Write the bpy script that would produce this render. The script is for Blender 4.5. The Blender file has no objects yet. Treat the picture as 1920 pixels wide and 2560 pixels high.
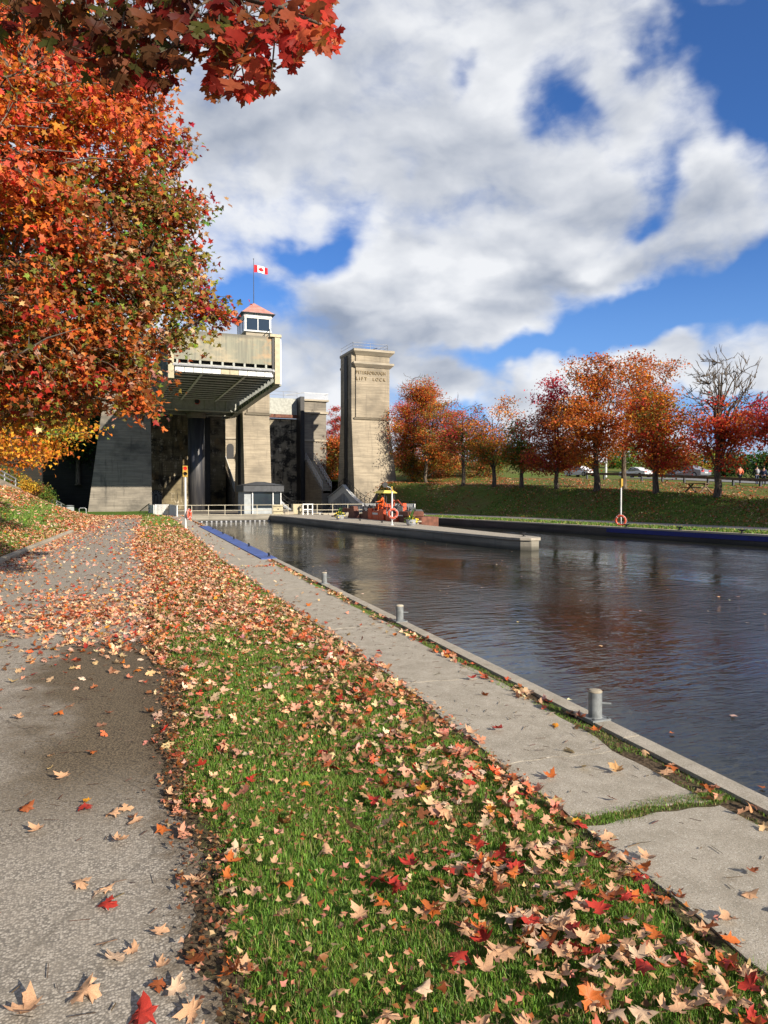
import bpy, bmesh, math, random
import numpy as np
from mathutils import Vector
R_ = math.radians
rng = np.random.default_rng(7)
random.seed(7)
sc = bpy.context.scene
col = sc.collection

# ---------------------------------------------------------------- survey of the photograph
F = 1775.; H = 1.8; YAW = R_(21.6); PIT = math.atan((1280 - 1238) / F)
fw = np.array([math.sin(YAW) * math.cos(PIT), math.cos(YAW) * math.cos(PIT), -math.sin(PIT)])
rt = np.array([math.cos(YAW), -math.sin(YAW), 0.]); upv = np.cross(rt, fw)
CAM = np.array([0, 0, H])
def ray(x, y): return fw + (x - 960) / F * rt + (1280 - y) / F * upv
def G(x, y, z=0.): r = ray(x, y); return CAM + r * (z - H) / r[2]
def PY(x, y, Y): r = ray(x, y); return CAM + r * Y / r[1]
def PX(x, y, X): r = ray(x, y); return CAM + r * X / r[0]
def PD(x, y, d): return CAM + ray(x, y) * d
def proj(p):
    v = np.asarray(p) - CAM; d = v @ fw
    return 960 + F * (v @ rt) / d, 1280 - F * (v @ upv) / d, d
SUN_AZ, SUN_EL = R_(21), R_(25)
sun_dir = np.array([math.sin(SUN_AZ) * math.cos(SUN_EL), -math.cos(SUN_AZ) * math.cos(SUN_EL), math.sin(SUN_EL)])

# ---------------------------------------------------------------- materials
def nodes(name):
    m = bpy.data.materials.new(name); m.use_nodes = True
    nt = m.node_tree; nt.nodes.clear()
    return m, nt
class NT:
    def __init__(s, nt): s.nt = nt
    def n(s, t, **kw):
        nd = s.nt.nodes.new(t)
        for k, v in kw.items():
            if k == 'ins':
                for a, b in v.items():
                    if hasattr(b, 'is_output') or isinstance(b, bpy.types.NodeSocket): s.nt.links.new(b, nd.inputs[a])
                    else: nd.inputs[a].default_value = b
            else: setattr(nd, k, v)
        return nd
    def math(s, op, a, b=0., c=0., clamp=False):
        return s.n('ShaderNodeMath', operation=op, use_clamp=clamp, ins={0: a, 1: b, 2: c}).outputs[0]
    def mix(s, f, a, b, blend='MIX'):
        nd = s.n('ShaderNodeMix', data_type='RGBA', blend_type=blend)
        for i, v in ((0, f), (6, a), (7, b)):
            if isinstance(v, bpy.types.NodeSocket): s.nt.links.new(v, nd.inputs[i])
            elif i == 0: nd.inputs[0].default_value = v
            else: nd.inputs[i].default_value = (*v[:3], 1)
        return nd.outputs[2]
    def ramp(s, f, lo, hi, a=0., b=1., smooth=True):
        nd = s.n('ShaderNodeMapRange', interpolation_type='SMOOTHSTEP' if smooth else 'LINEAR')
        for k, v in ((0, f), (1, lo), (2, hi), (3, a), (4, b)):
            if isinstance(v, bpy.types.NodeSocket): s.nt.links.new(v, nd.inputs[k])
            else: nd.inputs[k].default_value = v
        return nd.outputs[0]
    def noise(s, vec, scale, detail=4, rough=.55, dist=0.):
        return s.n('ShaderNodeTexNoise', ins={'Vector': vec, 'Scale': scale, 'Detail': detail, 'Roughness': rough, 'Distortion': dist})
    def mapping(s, vec, sc_=(1, 1, 1), loc=(0, 0, 0), rot=(0, 0, 0)):
        return s.n('ShaderNodeMapping', ins={'Vector': vec, 'Scale': sc_, 'Location': loc, 'Rotation': rot}).outputs[0]
    def pos(s): return s.n('ShaderNodeNewGeometry').outputs['Position']
    def xyz(s, v): return s.n('ShaderNodeSeparateXYZ', ins={0: v}).outputs
    def bsdf(s, color, rough=.8, metal=0., spec=.3, bump=None, bstr=.3, bdist=.02, **kw):
        b = s.n('ShaderNodeBsdfPrincipled')
        def st(i, v):
            if isinstance(v, bpy.types.NodeSocket): s.nt.links.new(v, b.inputs[i])
            else: b.inputs[i].default_value = v
        st('Base Color', color if isinstance(color, bpy.types.NodeSocket) else (*color[:3], 1))
        st('Roughness', rough); st('Metallic', metal); st('Specular IOR Level', spec)
        for k, v in kw.items(): st(k, v)
        if bump is not None:
            bn = s.n('ShaderNodeBump', ins={'Height': bump, 'Strength': bstr, 'Distance': bdist})
            s.nt.links.new(bn.outputs[0], b.inputs['Normal'])
        return b.outputs[0]
    def out(s, sh):
        o = s.n('ShaderNodeOutputMaterial'); s.nt.links.new(sh, o.inputs[0])

MATS = {}
def paint(name, c, rough=.55, metal=0., var=.25, scale=3., dirt=(.12, .10, .08), dirt_amt=.25, spec=.4, bump=.1):
    """painted or metal surface with worn, slightly dirty patches"""
    if name in MATS: return MATS[name]
    m, nt = nodes(name); t = NT(nt); p = t.pos()
    a = t.noise(p, scale, 5).outputs[0]; b = t.noise(p, scale * 7, 4).outputs[0]
    c1 = t.mix(t.ramp(a, .35, .65), [x * (1 - var) for x in c], [min(1, x * (1 + var * .4)) for x in c])
    c2 = t.mix(t.math('MULTIPLY', t.ramp(b, .55, .75), dirt_amt), c1, dirt)
    t.out(t.bsdf(c2, rough, metal, spec, bump=b, bstr=bump, bdist=.01))
    MATS[name] = m; return m

def concrete(name, c, dark, stain=.5, boards=1., scale=1., efflo=0., warm=None, damp=0.):
    """board-marked concrete: horizontal lift lines, streaky run-down stains, pitting, optional white efflorescence"""
    m, nt = nodes(name); t = NT(nt); p = t.pos()
    big = t.noise(t.mapping(p, (.25 * scale, .25 * scale, .35 * scale)), 1., 6, .6).outputs[0]
    lines = t.noise(t.mapping(p, (.35, .35, 7.)), 1., 5, .7).outputs[0]
    streak = t.noise(t.mapping(p, (2.2, 2.2, .16)), 1., 6, .65).outputs[0]
    fine = t.noise(p, 14., 6, .7).outputs[0]
    z = t.xyz(p)[2]
    lift = t.math('ABSOLUTE', t.math('SUBTRACT', t.math('FRACT', t.math('DIVIDE', z, 1.22)), .5))
    lift = t.ramp(lift, .0, .03, 1., 0.)
    cc = t.mix(t.ramp(lines, .35, .65), [x * .76 for x in c], [x * 1.12 for x in c])
    cc = t.mix(t.math('MULTIPLY', t.ramp(big, .42, .72), stain), cc, dark)
    cc = t.mix(t.math('MULTIPLY', t.ramp(streak, .52, .76), stain * .9), cc, dark)
    cc = t.mix(t.math('MULTIPLY', lift, .38 * boards), cc, [x * .45 for x in c])
    cc = t.mix(t.math('MULTIPLY', t.ramp(fine, .5, .8), .22), cc, [x * .6 for x in c])
    if warm is not None:
        w = t.noise(t.mapping(p, (.7, .7, .3), (5, 3, 1)), 1., 5, .6).outputs[0]
        cc = t.mix(t.ramp(w, .55, .7, 0, .5), cc, warm)
    if efflo:
        e = t.noise(t.mapping(p, (1.6, 1.6, .55), (9, 2, 4)), 1., 9, .78).outputs[0]
        e2 = t.noise(t.mapping(p, (.9, .9, 6.), (1, 7, 4)), 1., 4, .6).outputs[0]
        f = t.math('MULTIPLY', t.ramp(e, .52, .62), t.ramp(e2, .40, .6))
        cc = t.mix(t.math('MULTIPLY', f, efflo), cc, (.62, .55, .42))
    if damp:
        cc = t.mix(t.ramp(z, -.62, -.2, damp, 0), cc, (.02, .022, .018))
    h = t.math('ADD', t.math('MULTIPLY', lines, .6), t.math('MULTIPLY', fine, .4))
    h = t.math('SUBTRACT', h, t.math('MULTIPLY', lift, .6 * boards))
    t.out(t.bsdf(cc, .9, 0, .2, bump=h, bstr=.35, bdist=.05))
    return m

def leafmat(name, trans=.38, gloss=.0):
    m, nt = nodes(name); t = NT(nt)
    c = t.n('ShaderNodeAttribute', attribute_name='Col').outputs['Color']
    p = t.pos(); nz = t.noise(p, 60., 3).outputs[0]
    c = t.mix(t.ramp(nz, .35, .7, 0, .35), c, t.mix(1., c, (.55, .5, .45), 'MULTIPLY'))
    b = t.bsdf(c, .55, 0, .25)
    tr = t.n('ShaderNodeBsdfTranslucent', ins={'Color': c}).outputs[0]
    mx = t.n('ShaderNodeMixShader', ins={0: trans, 1: b, 2: tr}).outputs[0]
    t.out(mx); return m

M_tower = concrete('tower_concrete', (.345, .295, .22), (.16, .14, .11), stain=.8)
M_towershade = concrete('shaded_weathered_tower_concrete', (.235, .21, .172), (.075, .07, .062), stain=.95, scale=1.3)  # weathered concrete, with tower and pilaster shade also painted into its darker tone
M_towerdark = concrete('side_concrete', (.20, .175, .14), (.08, .07, .06), stain=.6)
M_ledge = concrete('ledge_concrete', (.38, .335, .26), (.18, .165, .14), stain=.35, boards=0)
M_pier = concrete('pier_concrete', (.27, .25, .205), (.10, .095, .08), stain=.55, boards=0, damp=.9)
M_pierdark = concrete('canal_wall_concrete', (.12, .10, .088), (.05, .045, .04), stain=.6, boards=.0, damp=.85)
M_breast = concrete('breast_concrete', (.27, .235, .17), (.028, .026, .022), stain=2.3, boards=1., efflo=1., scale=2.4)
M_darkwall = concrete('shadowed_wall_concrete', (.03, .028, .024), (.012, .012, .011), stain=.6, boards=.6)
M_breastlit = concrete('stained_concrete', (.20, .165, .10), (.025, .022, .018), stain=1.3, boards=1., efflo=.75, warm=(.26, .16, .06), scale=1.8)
M_white = paint('white_paint', (.60, .61, .60), .5, var=.12, dirt_amt=.25, dirt=(.35, .33, .28))
M_cream = paint('cream_paint', (.40, .35, .22), .5, var=.15, dirt_amt=.3)
M_railcream = paint('cream_rail', (.47, .43, .33), .5, var=.1, dirt_amt=.2)
M_grey = paint('grey_paint', (.33, .36, .37), .45, var=.15)
M_bollard = paint('bollard_grey', (.19, .205, .21), .55, var=.3, dirt_amt=.45, dirt=(.10, .07, .05), scale=14.)
M_galv = paint('galvanised_steel', (.42, .43, .45), .4, metal=.5, var=.15)
M_black = paint('black_iron', (.012, .012, .014), .5, var=.3, dirt_amt=.1)
M_darkgrey = paint('dark_grey_metal', (.055, .06, .068), .6, var=.25, dirt_amt=.15)
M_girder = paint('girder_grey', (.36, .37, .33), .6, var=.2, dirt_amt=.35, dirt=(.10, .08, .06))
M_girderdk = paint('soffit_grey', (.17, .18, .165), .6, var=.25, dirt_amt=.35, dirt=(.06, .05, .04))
M_blue = paint('blue_paint', (.055, .105, .33), .6, var=.3, dirt_amt=.4, scale=3., dirt=(.14, .15, .17))
M_navy = paint('navy_paint', (.012, .02, .16), .5, var=.15, dirt_amt=.15, scale=2.)
M_red = paint('red_paint', (.62, .035, .02), .45, var=.15, dirt_amt=.1)
M_orange = paint('orange_paint', (.55, .075, .02), .5, var=.25, dirt_amt=.3, dirt=(.16, .05, .02), scale=5.)
M_rust = paint('rusty_brown', (.16, .062, .038), .75, var=.35, dirt_amt=.35, scale=4.)
M_yellow = paint('yellow_paint', (.42, .27, .045), .5, var=.15, dirt_amt=.15)
M_canopy = paint('canopy_cloth', (.75, .60, .12), .8, var=.15, dirt_amt=.1)
M_tyre = paint('tyre_rubber', (.012, .012, .012), .85, var=.2, dirt_amt=.1)
M_roofred = paint('faded_red_roof', (.50, .22, .18), .8, var=.3, dirt=(.50, .42, .34), dirt_amt=.8, scale=1.6)
M_wood = paint('weathered_wood', (.14, .095, .07), .85, var=.3, dirt_amt=.2)
def _panel():
    m, nt = nodes('weathered_gate_panel'); t = NT(nt); p = t.pos()
    a = t.noise(t.mapping(p, (.5, .5, .8)), 1., 6, .6).outputs[0]
    s = t.noise(t.mapping(p, (3.5, 3.5, .12)), 1., 6, .65).outputs[0]
    z = t.xyz(p)[2]; x = t.xyz(p)[0]
    c = t.mix(t.ramp(s, .35, .7), (.27, .265, .20), (.17, .17, .14))
    c = t.mix(t.ramp(a, .5, .68, 0, .6), c, (.44, .36, .24))
    e = t.noise(t.mapping(p, (1., 1., 1.6), (3, 3, 3)), 1., 6, .6).outputs[0]
    c = t.mix(t.ramp(t.math('ADD', z, t.math('MULTIPLY', e, .9)), 16.2, 16.7, 0, .75), c, (.12, .115, .10))
    c = t.mix(t.math('MULTIPLY', t.ramp(x, 11.5, 14.6, 0, .6), t.ramp(e, .45, .6)), c, (.42, .27, .15))
    t.out(t.bsdf(c, .75, 0, .25, bump=t.math('ADD', a, s), bstr=.12, bdist=.03)); return m
M_panel = _panel()
def _glass():
    m, nt = nodes('dark_glass'); t = NT(nt)
    t.out(t.bsdf((.02, .03, .04), .05, 0, .8)); return m
M_glass = _glass()
def _ram():
    m, nt = nodes('black_ram_steel'); t = NT(nt); p = t.pos()
    s = t.noise(t.mapping(p, (2.5, 2.5, .25)), 1., 5).outputs[0]
    c = t.mix(t.ramp(s, .4, .7), (.035, .036, .042), (.09, .085, .082))
    t.out(t.bsdf(c, t.ramp(s, .3, .7, .28, .5), 0, .5)); return m
M_ram = _ram()
def _bark():
    m, nt = nodes('bark'); t = NT(nt); p = t.pos()
    s = t.noise(t.mapping(p, (9, 9, 1.6)), 1., 6, .65).outputs[0]
    c = t.mix(t.ramp(s, .35, .65), (.045, .035, .027), (.17, .135, .10))
    t.out(t.bsdf(c, .9, 0, .15, bump=s, bstr=.8, bdist=.04)); return m
M_bark = _bark()
M_leaf = leafmat('maple_leaves', .45); M_leafthick = leafmat('overhead_leaves', .6); M_litter = leafmat('fallen_leaves', .12)
def _blade():
    m, nt = nodes('grass_blades'); t = NT(nt)
    c = t.n('ShaderNodeAttribute', attribute_name='Col').outputs['Color']
    b = t.bsdf(c, .5, 0, .3); tr = t.n('ShaderNodeBsdfTranslucent', ins={'Color': c}).outputs[0]
    t.out(t.n('ShaderNodeMixShader', ins={0: .3, 1: b, 2: tr}).outputs[0]); return m
M_blade = _blade()
def flatm(name, c, rough=.7, spec=.3, **kw):
    m, nt = nodes(name); t = NT(nt); p = t.pos(); a = t.noise(p, 12., 3).outputs[0]
    t.out(t.bsdf(t.mix(a, [x * .8 for x in c], [min(1, x * 1.15) for x in c]), rough, 0, spec, **kw)); return m
M_skin = flatm('skin', (.45, .26, .18)); M_hiviz = flatm('orange_jacket', (.80, .13, .02)); M_coral = flatm('coral_shirt', (.70, .16, .08))
M_dkcloth = flatm('dark_cloth', (.02, .025, .04)); M_bluecloth = flatm('navy_cloth', (.025, .04, .10)); M_hair = flatm('dark_hair', (.02, .014, .01)); M_bag = flatm('grey_bag', (.35, .37, .42))
M_jeans = flatm('denim', (.04, .055, .10)); M_palecloth = flatm('pale_cloth', (.55, .35, .30))
M_green = flatm('plant_leaf', (.05, .11, .02)); M_yelflower = flatm('yellow_petals', (.80, .62, .05)); M_cord = flatm('cordyline_leaf', (.18, .12, .03))
M_pot = flatm('grey_pot', (.30, .31, .33))
def lamp(name, c, e=1.2):
    m, nt = nodes(name); t = NT(nt)
    t.out(t.bsdf(c, .2, 0, .5, **{'Emission Color': (*c, 1), 'Emission Strength': e})); return m
M_redlamp = lamp('lit_red_lens', (.8, .02, .015), 1.0)
M_silver = paint('silver_car_paint', (.30, .32, .36), .3, metal=.6, var=.05, dirt_amt=0., spec=.6, bump=0)
M_whitecar = paint('white_car_paint', (.72, .72, .74), .3, var=.05, dirt_amt=0., spec=.6, bump=0)
M_darkcar = paint('dark_car_paint', (.03, .03, .035), .3, var=.05, dirt_amt=0., spec=.6, bump=0)

# ground materials ------------------------------------------------
def _soil():
    """lawn ground between the blades: green turf, dry thatch and bare soil patches"""
    m, nt = nodes('lawn'); t = NT(nt); p = t.pos()
    a = t.noise(p, .55, 6, .65).outputs[0]; b = t.noise(p, 9., 6, .75).outputs[0]; c3 = t.noise(p, 45., 4, .7).outputs[0]
    c = t.mix(t.ramp(b, .3, .7), (.045, .095, .012), (.11, .20, .03))
    c = t.mix(t.ramp(a, .52, .72, 0, .7), c, (.16, .15, .05))
    c = t.mix(t.ramp(c3, .5, .75, 0, .55), c, (.05, .035, .02))
    t.out(t.bsdf(c, .95, 0, .1, bump=t.math('ADD', b, c3), bstr=.6, bdist=.04)); return m
M_lawn = _soil()
def _asphalt():
    m, nt = nodes('asphalt'); t = NT(nt); p = t.pos()
    g = t.n('ShaderNodeTexVoronoi', feature='F1', ins={'Vector': p, 'Scale': 95.}).outputs
    g1 = t.noise(p, 70., 5, .8).outputs[0]; big = t.noise(p, .9, 6, .65, .4).outputs[0]; mid = t.noise(p, 7., 5, .7).outputs[0]
    chip = t.xyz(g['Color'])[0]
    c = t.mix(t.ramp(chip, .1, .9), (.21, .187, .155), (.46, .415, .35))
    c = t.mix(t.ramp(g['Distance'], .35, .75, 0, .75), c, (.11, .10, .088))
    c = t.mix(t.ramp(mid, .35, .7, 0, .5), c, (.30, .265, .215))
    # dark crumbled verge along the lawn edge
    x, y, z = t.xyz(p)
    dx = t.math('ADD', t.math('MULTIPLY', t.math('SUBTRACT', x, -.55), 1.), t.math('MULTIPLY', t.math('SUBTRACT', big, .5), 1.5))
    edge = t.ramp(dx, -.35, .25)
    yy = t.math('MULTIPLY', t.ramp(y, 3.6, 5.2), t.ramp(y, 8.8, 9.8, 1, 0))
    e1 = t.math('MULTIPLY', edge, yy)
    c = t.mix(t.math('MULTIPLY', e1, .95), c, t.mix(t.ramp(g1, .4, .62), (.035, .027, .019), (.19, .145, .09)))
    e2 = t.math('MULTIPLY', t.ramp(t.math('ADD', x, t.math('MULTIPLY', t.math('SUBTRACT', mid, .5), .7)), .12, .40), t.ramp(y, 7., 9.5, 1, 0))
    c = t.mix(t.math('MULTIPLY', e2, .75), c, t.mix(t.ramp(g1, .4, .62), (.035, .026, .016), (.15, .11, .07)))
    w = t.n('ShaderNodeTexVoronoi', feature='DISTANCE_TO_EDGE', ins={'Vector': t.mapping(t.mix(.12, p, t.noise(p, 2.5, 5).outputs[1], 'ADD'), (.42, .3, 1)), 'Scale': .6}).outputs[0]
    c = t.mix(t.ramp(w, .001, .004, .3, 0), c, (.06, .05, .04))
    hgt = t.math('SUBTRACT', t.math('MULTIPLY', g1, .5), g['Distance'])
    t.out(t.bsdf(c, .9, 0, .2, bump=hgt, bstr=.4, bdist=.005)); return m
M_asphalt = _asphalt()
def _slab():
    m, nt = nodes('walk_concrete'); t = NT(nt); p = t.pos()
    big = t.noise(p, 1.1, 6, .65, .3).outputs[0]; mid = t.noise(p, 6., 6, .7).outputs[0]; fine = t.noise(p, 160., 4, .8).outputs[0]
    st = t.noise(t.mapping(p, (2.5, 1.2, 1), (4, 9, 0)), 1., 5, .6, .5).outputs[0]
    c = t.mix(t.ramp(mid, .3, .7), (.32, .285, .225), (.44, .395, .325))
    c = t.mix(t.ramp(big, .5, .75, 0, .5), c, (.24, .21, .165))
    c = t.mix(t.ramp(st, .6, .74, 0, .6), c, (.165, .125, .085))
    c = t.mix(t.ramp(fine, .48, .62, 0, .75), c, (.12, .11, .09))
    f2 = t.noise(p, 90., 3, .8).outputs[0]
    c = t.mix(t.ramp(f2, .56, .66, 0, .7), c, (.62, .59, .52))
    t.out(t.bsdf(c, .9, 0, .2, bump=t.math('ADD', fine, mid), bstr=.6, bdist=.006)); return m
M_slab = _slab()
def _dirt():
    m, nt = nodes('joint_dirt'); t = NT(nt); p = t.pos(); a = t.noise(p, 40., 5, .7).outputs[0]; b = t.noise(p, 5., 4).outputs[0]
    c = t.mix(t.ramp(a, .35, .65), (.03, .022, .014), (.13, .095, .06)); c = t.mix(t.ramp(b, .5, .7, 0, .6), c, (.06, .08, .02))
    t.out(t.bsdf(c, .95, 0, .1, bump=a, bstr=.6, bdist=.02)); return m
M_dirt = _dirt()
def _farlawn():
    m, nt = nodes('embankment_turf'); t = NT(nt); p = t.pos()
    a = t.noise(p, .25, 5, .6).outputs[0]; b = t.noise(p, 2.5, 6, .75).outputs[0]; l = t.n('ShaderNodeTexVoronoi', ins={'Vector': p, 'Scale': 4.5}).outputs
    c = t.mix(t.ramp(b, .3, .7), (.045, .09, .012), (.12, .20, .028))
    c = t.mix(t.ramp(a, .40, .65, .1, .7), c, (.15, .11, .05))
    c = t.mix(t.math('MULTIPLY', t.ramp(b, .5, .62), .5), c, (.13, .065, .03))
    t.out(t.bsdf(c, .95, 0, .1, bump=b, bstr=.6, bdist=.15)); return m
M_farlawn = _farlawn()
M_farpath = concrete('far_path_asphalt', (.20, .19, .18), (.14, .13, .12), stain=.4, boards=0, scale=1.)
M_road = concrete('road_asphalt', (.20, .20, .20), (.15, .15, .15), stain=.4, boards=0)
def _water():
    m, nt = nodes('canal_water'); t = NT(nt); p = t.pos()
    p1 = t.mapping(p, (2.0, 5.0, 1), rot=(0, 0, YAW - .15))
    n1 = t.noise(p1, .8, 3, .55, .3).outputs[0]
    p2 = t.mapping(p, (5, 13, 1), rot=(0, 0, YAW + .3)); n2 = t.noise(p2, 1., 4, .6, .4).outputs[0]
    n3 = t.noise(p, .16, 3).outputs[0]
    h = t.math('MULTIPLY', t.math('ADD', t.math('MULTIPLY', n1, 1.0), t.math('MULTIPLY', t.math('MULTIPLY', n2, .5), t.ramp(n3, .4, .6, .1, 1.))), t.ramp(t.noise(t.mapping(p, (1, .35, 1), rot=(0, 0, .4)), .35, 4).outputs[0], .35, .65, .35, 1.15))
    t.out(t.bsdf((.022, .023, .018), .03, 0, .5, bump=h, bstr=1., bdist=.027, IOR=1.33)); return m
M_water = _water()

# ---------------------------------------------------------------- mesh helpers
class MB:
    def __init__(s): s.v = []; s.f = []
    def add(s, vs, fs):
        o = len(s.v); s.v += [tuple(float(c) for c in v) for v in vs]; s.f += [tuple(o + i for i in f) for f in fs]; return s
    def hexa(s, b, t):
        return s.add(list(b) + list(t), [(3, 2, 1, 0), (4, 5, 6, 7), (0, 1, 5, 4), (1, 2, 6, 5), (2, 3, 7, 6), (3, 0, 4, 7)])
    def box(s, x0, x1, y0, y1, z0, z1):
        return s.hexa([(x0, y0, z0), (x1, y0, z0), (x1, y1, z0), (x0, y1, z0)], [(x0, y0, z1), (x1, y0, z1), (x1, y1, z1), (x0, y1, z1)])
    def bar(s, a, b, w, h=None):
        a = np.array(a, float); b = np.array(b, float); h = h or w; d = b - a; d /= np.linalg.norm(d) + 1e-9
        u = np.cross(d, (0, 0, 1.)); u = np.array([1., 0, 0]) if np.linalg.norm(u) < 1e-4 else u / np.linalg.norm(u)
        v = np.cross(u, d); q = [u * w / 2 * i + v * h / 2 * j for i, j in ((-1, -1), (1, -1), (1, 1), (-1, 1))]
        return s.hexa([a + k for k in q], [b + k for k in q])
    def tube(s, pts, rad, n=8, cap=True):
        pts = [np.array(p, float) for p in pts]
        if not hasattr(rad, '__len__'): rad = [rad] * len(pts)
        vs = []; m = len(pts); u = None
        for i, p in enumerate(pts):
            d = pts[min(i + 1, m - 1)] - pts[max(i - 1, 0)]; d = d / (np.linalg.norm(d) + 1e-9)
            if u is None:
                u = np.cross(d, (0.13, 0.21, 1.)); 
                if np.linalg.norm(u) < 1e-3: u = np.array([1., 0, 0])
            u = u - d * (u @ d); u /= np.linalg.norm(u) + 1e-9; w = np.cross(d, u)
            for k in range(n):
                a = 2 * math.pi * k / n; vs.append(p + rad[i] * (math.cos(a) * u + math.sin(a) * w))
        fs = [(i * n + k, i * n + (k + 1) % n, (i + 1) * n + (k + 1) % n, (i + 1) * n + k) for i in range(m - 1) for k in range(n)]
        if cap: fs += [tuple(range(n))[::-1], tuple((m - 1) * n + k for k in range(n))]
        return s.add(vs, fs)
    def prism(s, poly, z0, z1):
        n = len(poly)
        return s.add([(p[0], p[1], z0) for p in poly] + [(p[0], p[1], z1) for p in poly],
                     [tuple(range(n))[::-1], tuple(range(n, 2 * n))] + [(i, (i + 1) % n, n + (i + 1) % n, n + i) for i in range(n)])
    def plateX(s, poly, x0, x1):   # poly in (y,z)
        n = len(poly)
        return s.add([(x0, p[0], p[1]) for p in poly] + [(x1, p[0], p[1]) for p in poly],
                     [tuple(range(n))[::-1], tuple(range(n, 2 * n))] + [(i, (i + 1) % n, n + (i + 1) % n, n + i) for i in range(n)])
    def plateY(s, poly, y0, y1):   # poly in (x,z)
        n = len(poly)
        return s.add([(p[0], y0, p[1]) for p in poly] + [(p[0], y1, p[1]) for p in poly],
                     [tuple(range(n)), tuple(range(n, 2 * n))[::-1]] + [(i, (i + 1) % n, n + (i + 1) % n, n + i)[::-1] for i in range(n)])
    def lathe(s, c, prof, n=16):
        vs = [(c[0] + r * math.cos(2 * math.pi * k / n), c[1] + r * math.sin(2 * math.pi * k / n), c[2] + z) for r, z in prof for k in range(n)]
        m = len(prof); fs = [(i * n + k, i * n + (k + 1) % n, (i + 1) * n + (k + 1) % n, (i + 1) * n + k) for i in range(m - 1) for k in range(n)]
        fs += [tuple(range(n))[::-1], tuple((m - 1) * n + k for k in range(n))]
        return s.add(vs, fs)
    def torus(s, c, R, r, axis, n=24, k=10):
        ax = np.array(axis, float); ax /= np.linalg.norm(ax); u = np.cross(ax, (0, 0, 1.)); u = u / np.linalg.norm(u) if np.linalg.norm(u) > 1e-3 else np.array([1., 0, 0]); w = np.cross(ax, u)
        vs = []
        for i in range(n):
            a = 2 * math.pi * i / n; d = math.cos(a) * u + math.sin(a) * w
            for j in range(k):
                b = 2 * math.pi * j / k; vs.append(np.array(c) + d * (R + r * math.cos(b)) + ax * r * math.sin(b))
        return s.add(vs, [(i * k + j, ((i + 1) % n) * k + j, ((i + 1) % n) * k + (j + 1) % k, i * k + (j + 1) % k) for i in range(n) for j in range(k)])
    def ball(s, c, r, n=10, m=6, sx=1, sy=1, sz=1):
        vs = [(c[0], c[1], c[2] - r * sz)]
        for i in range(1, m):
            a = -math.pi / 2 + math.pi * i / m
            vs += [(c[0] + sx * r * math.cos(a) * math.cos(2 * math.pi * k / n), c[1] + sy * r * math.cos(a) * math.sin(2 * math.pi * k / n), c[2] + sz * r * math.sin(a)) for k in range(n)]
        vs.append((c[0], c[1], c[2] + r * sz)); L = len(vs) - 1
        fs = [(0, 1 + (k + 1) % n, 1 + k) for k in range(n)] + [(L, 1 + (m - 2) * n + k, 1 + (m - 2) * n + (k + 1) % n) for k in range(n)]
        fs += [(1 + i * n + k, 1 + i * n + (k + 1) % n, 1 + (i + 1) * n + (k + 1) % n, 1 + (i + 1) * n + k) for i in range(m - 2) for k in range(n)]
        return s.add(vs, fs)
    def build(s, name, mat, parent=None, smooth=False, bevel=0.):
        me = bpy.data.meshes.new(name)
        off = np.zeros(3)
        if parent is not None: off = np.array(parent.matrix_basis.translation) if parent.type == 'EMPTY' else off
        me.from_pydata([tuple(np.array(v) - off) for v in s.v], [], s.f); me.update()
        bm = bmesh.new(); bm.from_mesh(me); bmesh.ops.recalc_face_normals(bm, faces=bm.faces)
        if bevel: bmesh.ops.bevel(bm, geom=bm.edges[:], offset=bevel, segments=1, affect='EDGES')
        bm.to_mesh(me); bm.free()
        me.materials.append(mat)
        if smooth: me.shade_smooth()
        o = bpy.data.objects.new(name, me); col.objects.link(o)
        if parent is not None: o.parent = parent
        return o

def np_mesh(name, V, polys, colors, mat, parent=None):
    """V (N,3); polys (M,k) constant size; colors (M,3) per face"""
    me = bpy.data.meshes.new(name); V = np.asarray(V, np.float32); polys = np.asarray(polys, np.int32); M, k = polys.shape
    if parent is not None and parent.type == 'EMPTY': V = V - np.array(parent.matrix_basis.translation, np.float32)
    me.vertices.add(len(V)); me.vertices.foreach_set('co', V.ravel())
    me.loops.add(M * k); me.loops.foreach_set('vertex_index', polys.ravel())
    me.polygons.add(M); me.polygons.foreach_set('loop_start', np.arange(0, M * k, k, dtype=np.int32))
    try: me.polygons.foreach_set('loop_total', np.full(M, k, np.int32))
    except Exception: pass
    me.update(calc_edges=True)
    if colors is not None:
        at = me.attributes.new('Col', 'FLOAT_COLOR', 'FACE'); c4 = np.ones((M, 4), np.float32); c4[:, :3] = colors
        at.data.foreach_set('color', c4.ravel())
    me.materials.append(mat)
    o = bpy.data.objects.new(name, me); col.objects.link(o)
    if parent is not None: o.parent = parent
    return o

def tag(o, label=None, cat=None, group=None, kind=None):
    if label: o['label'] = label
    if cat: o['category'] = cat
    if group: o['group'] = group
    if kind: o['kind'] = kind
    return o
def thing(name, loc, label, cat, group=None):
    o = bpy.data.objects.new(name, None); o.empty_display_size = .3; o.location = tuple(float(c) for c in loc); col.objects.link(o)
    return tag(o, label, cat, group)
def children(o): return [c for c in bpy.data.objects if c.parent == o]
def copy_tree(o, parent=None):
    c = o.copy(); col.objects.link(c)
    if parent is not None: c.parent = parent
    for ch in children(o): copy_tree(ch, c)
    return c
def struct(o): o['kind'] = 'structure'; return o

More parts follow.
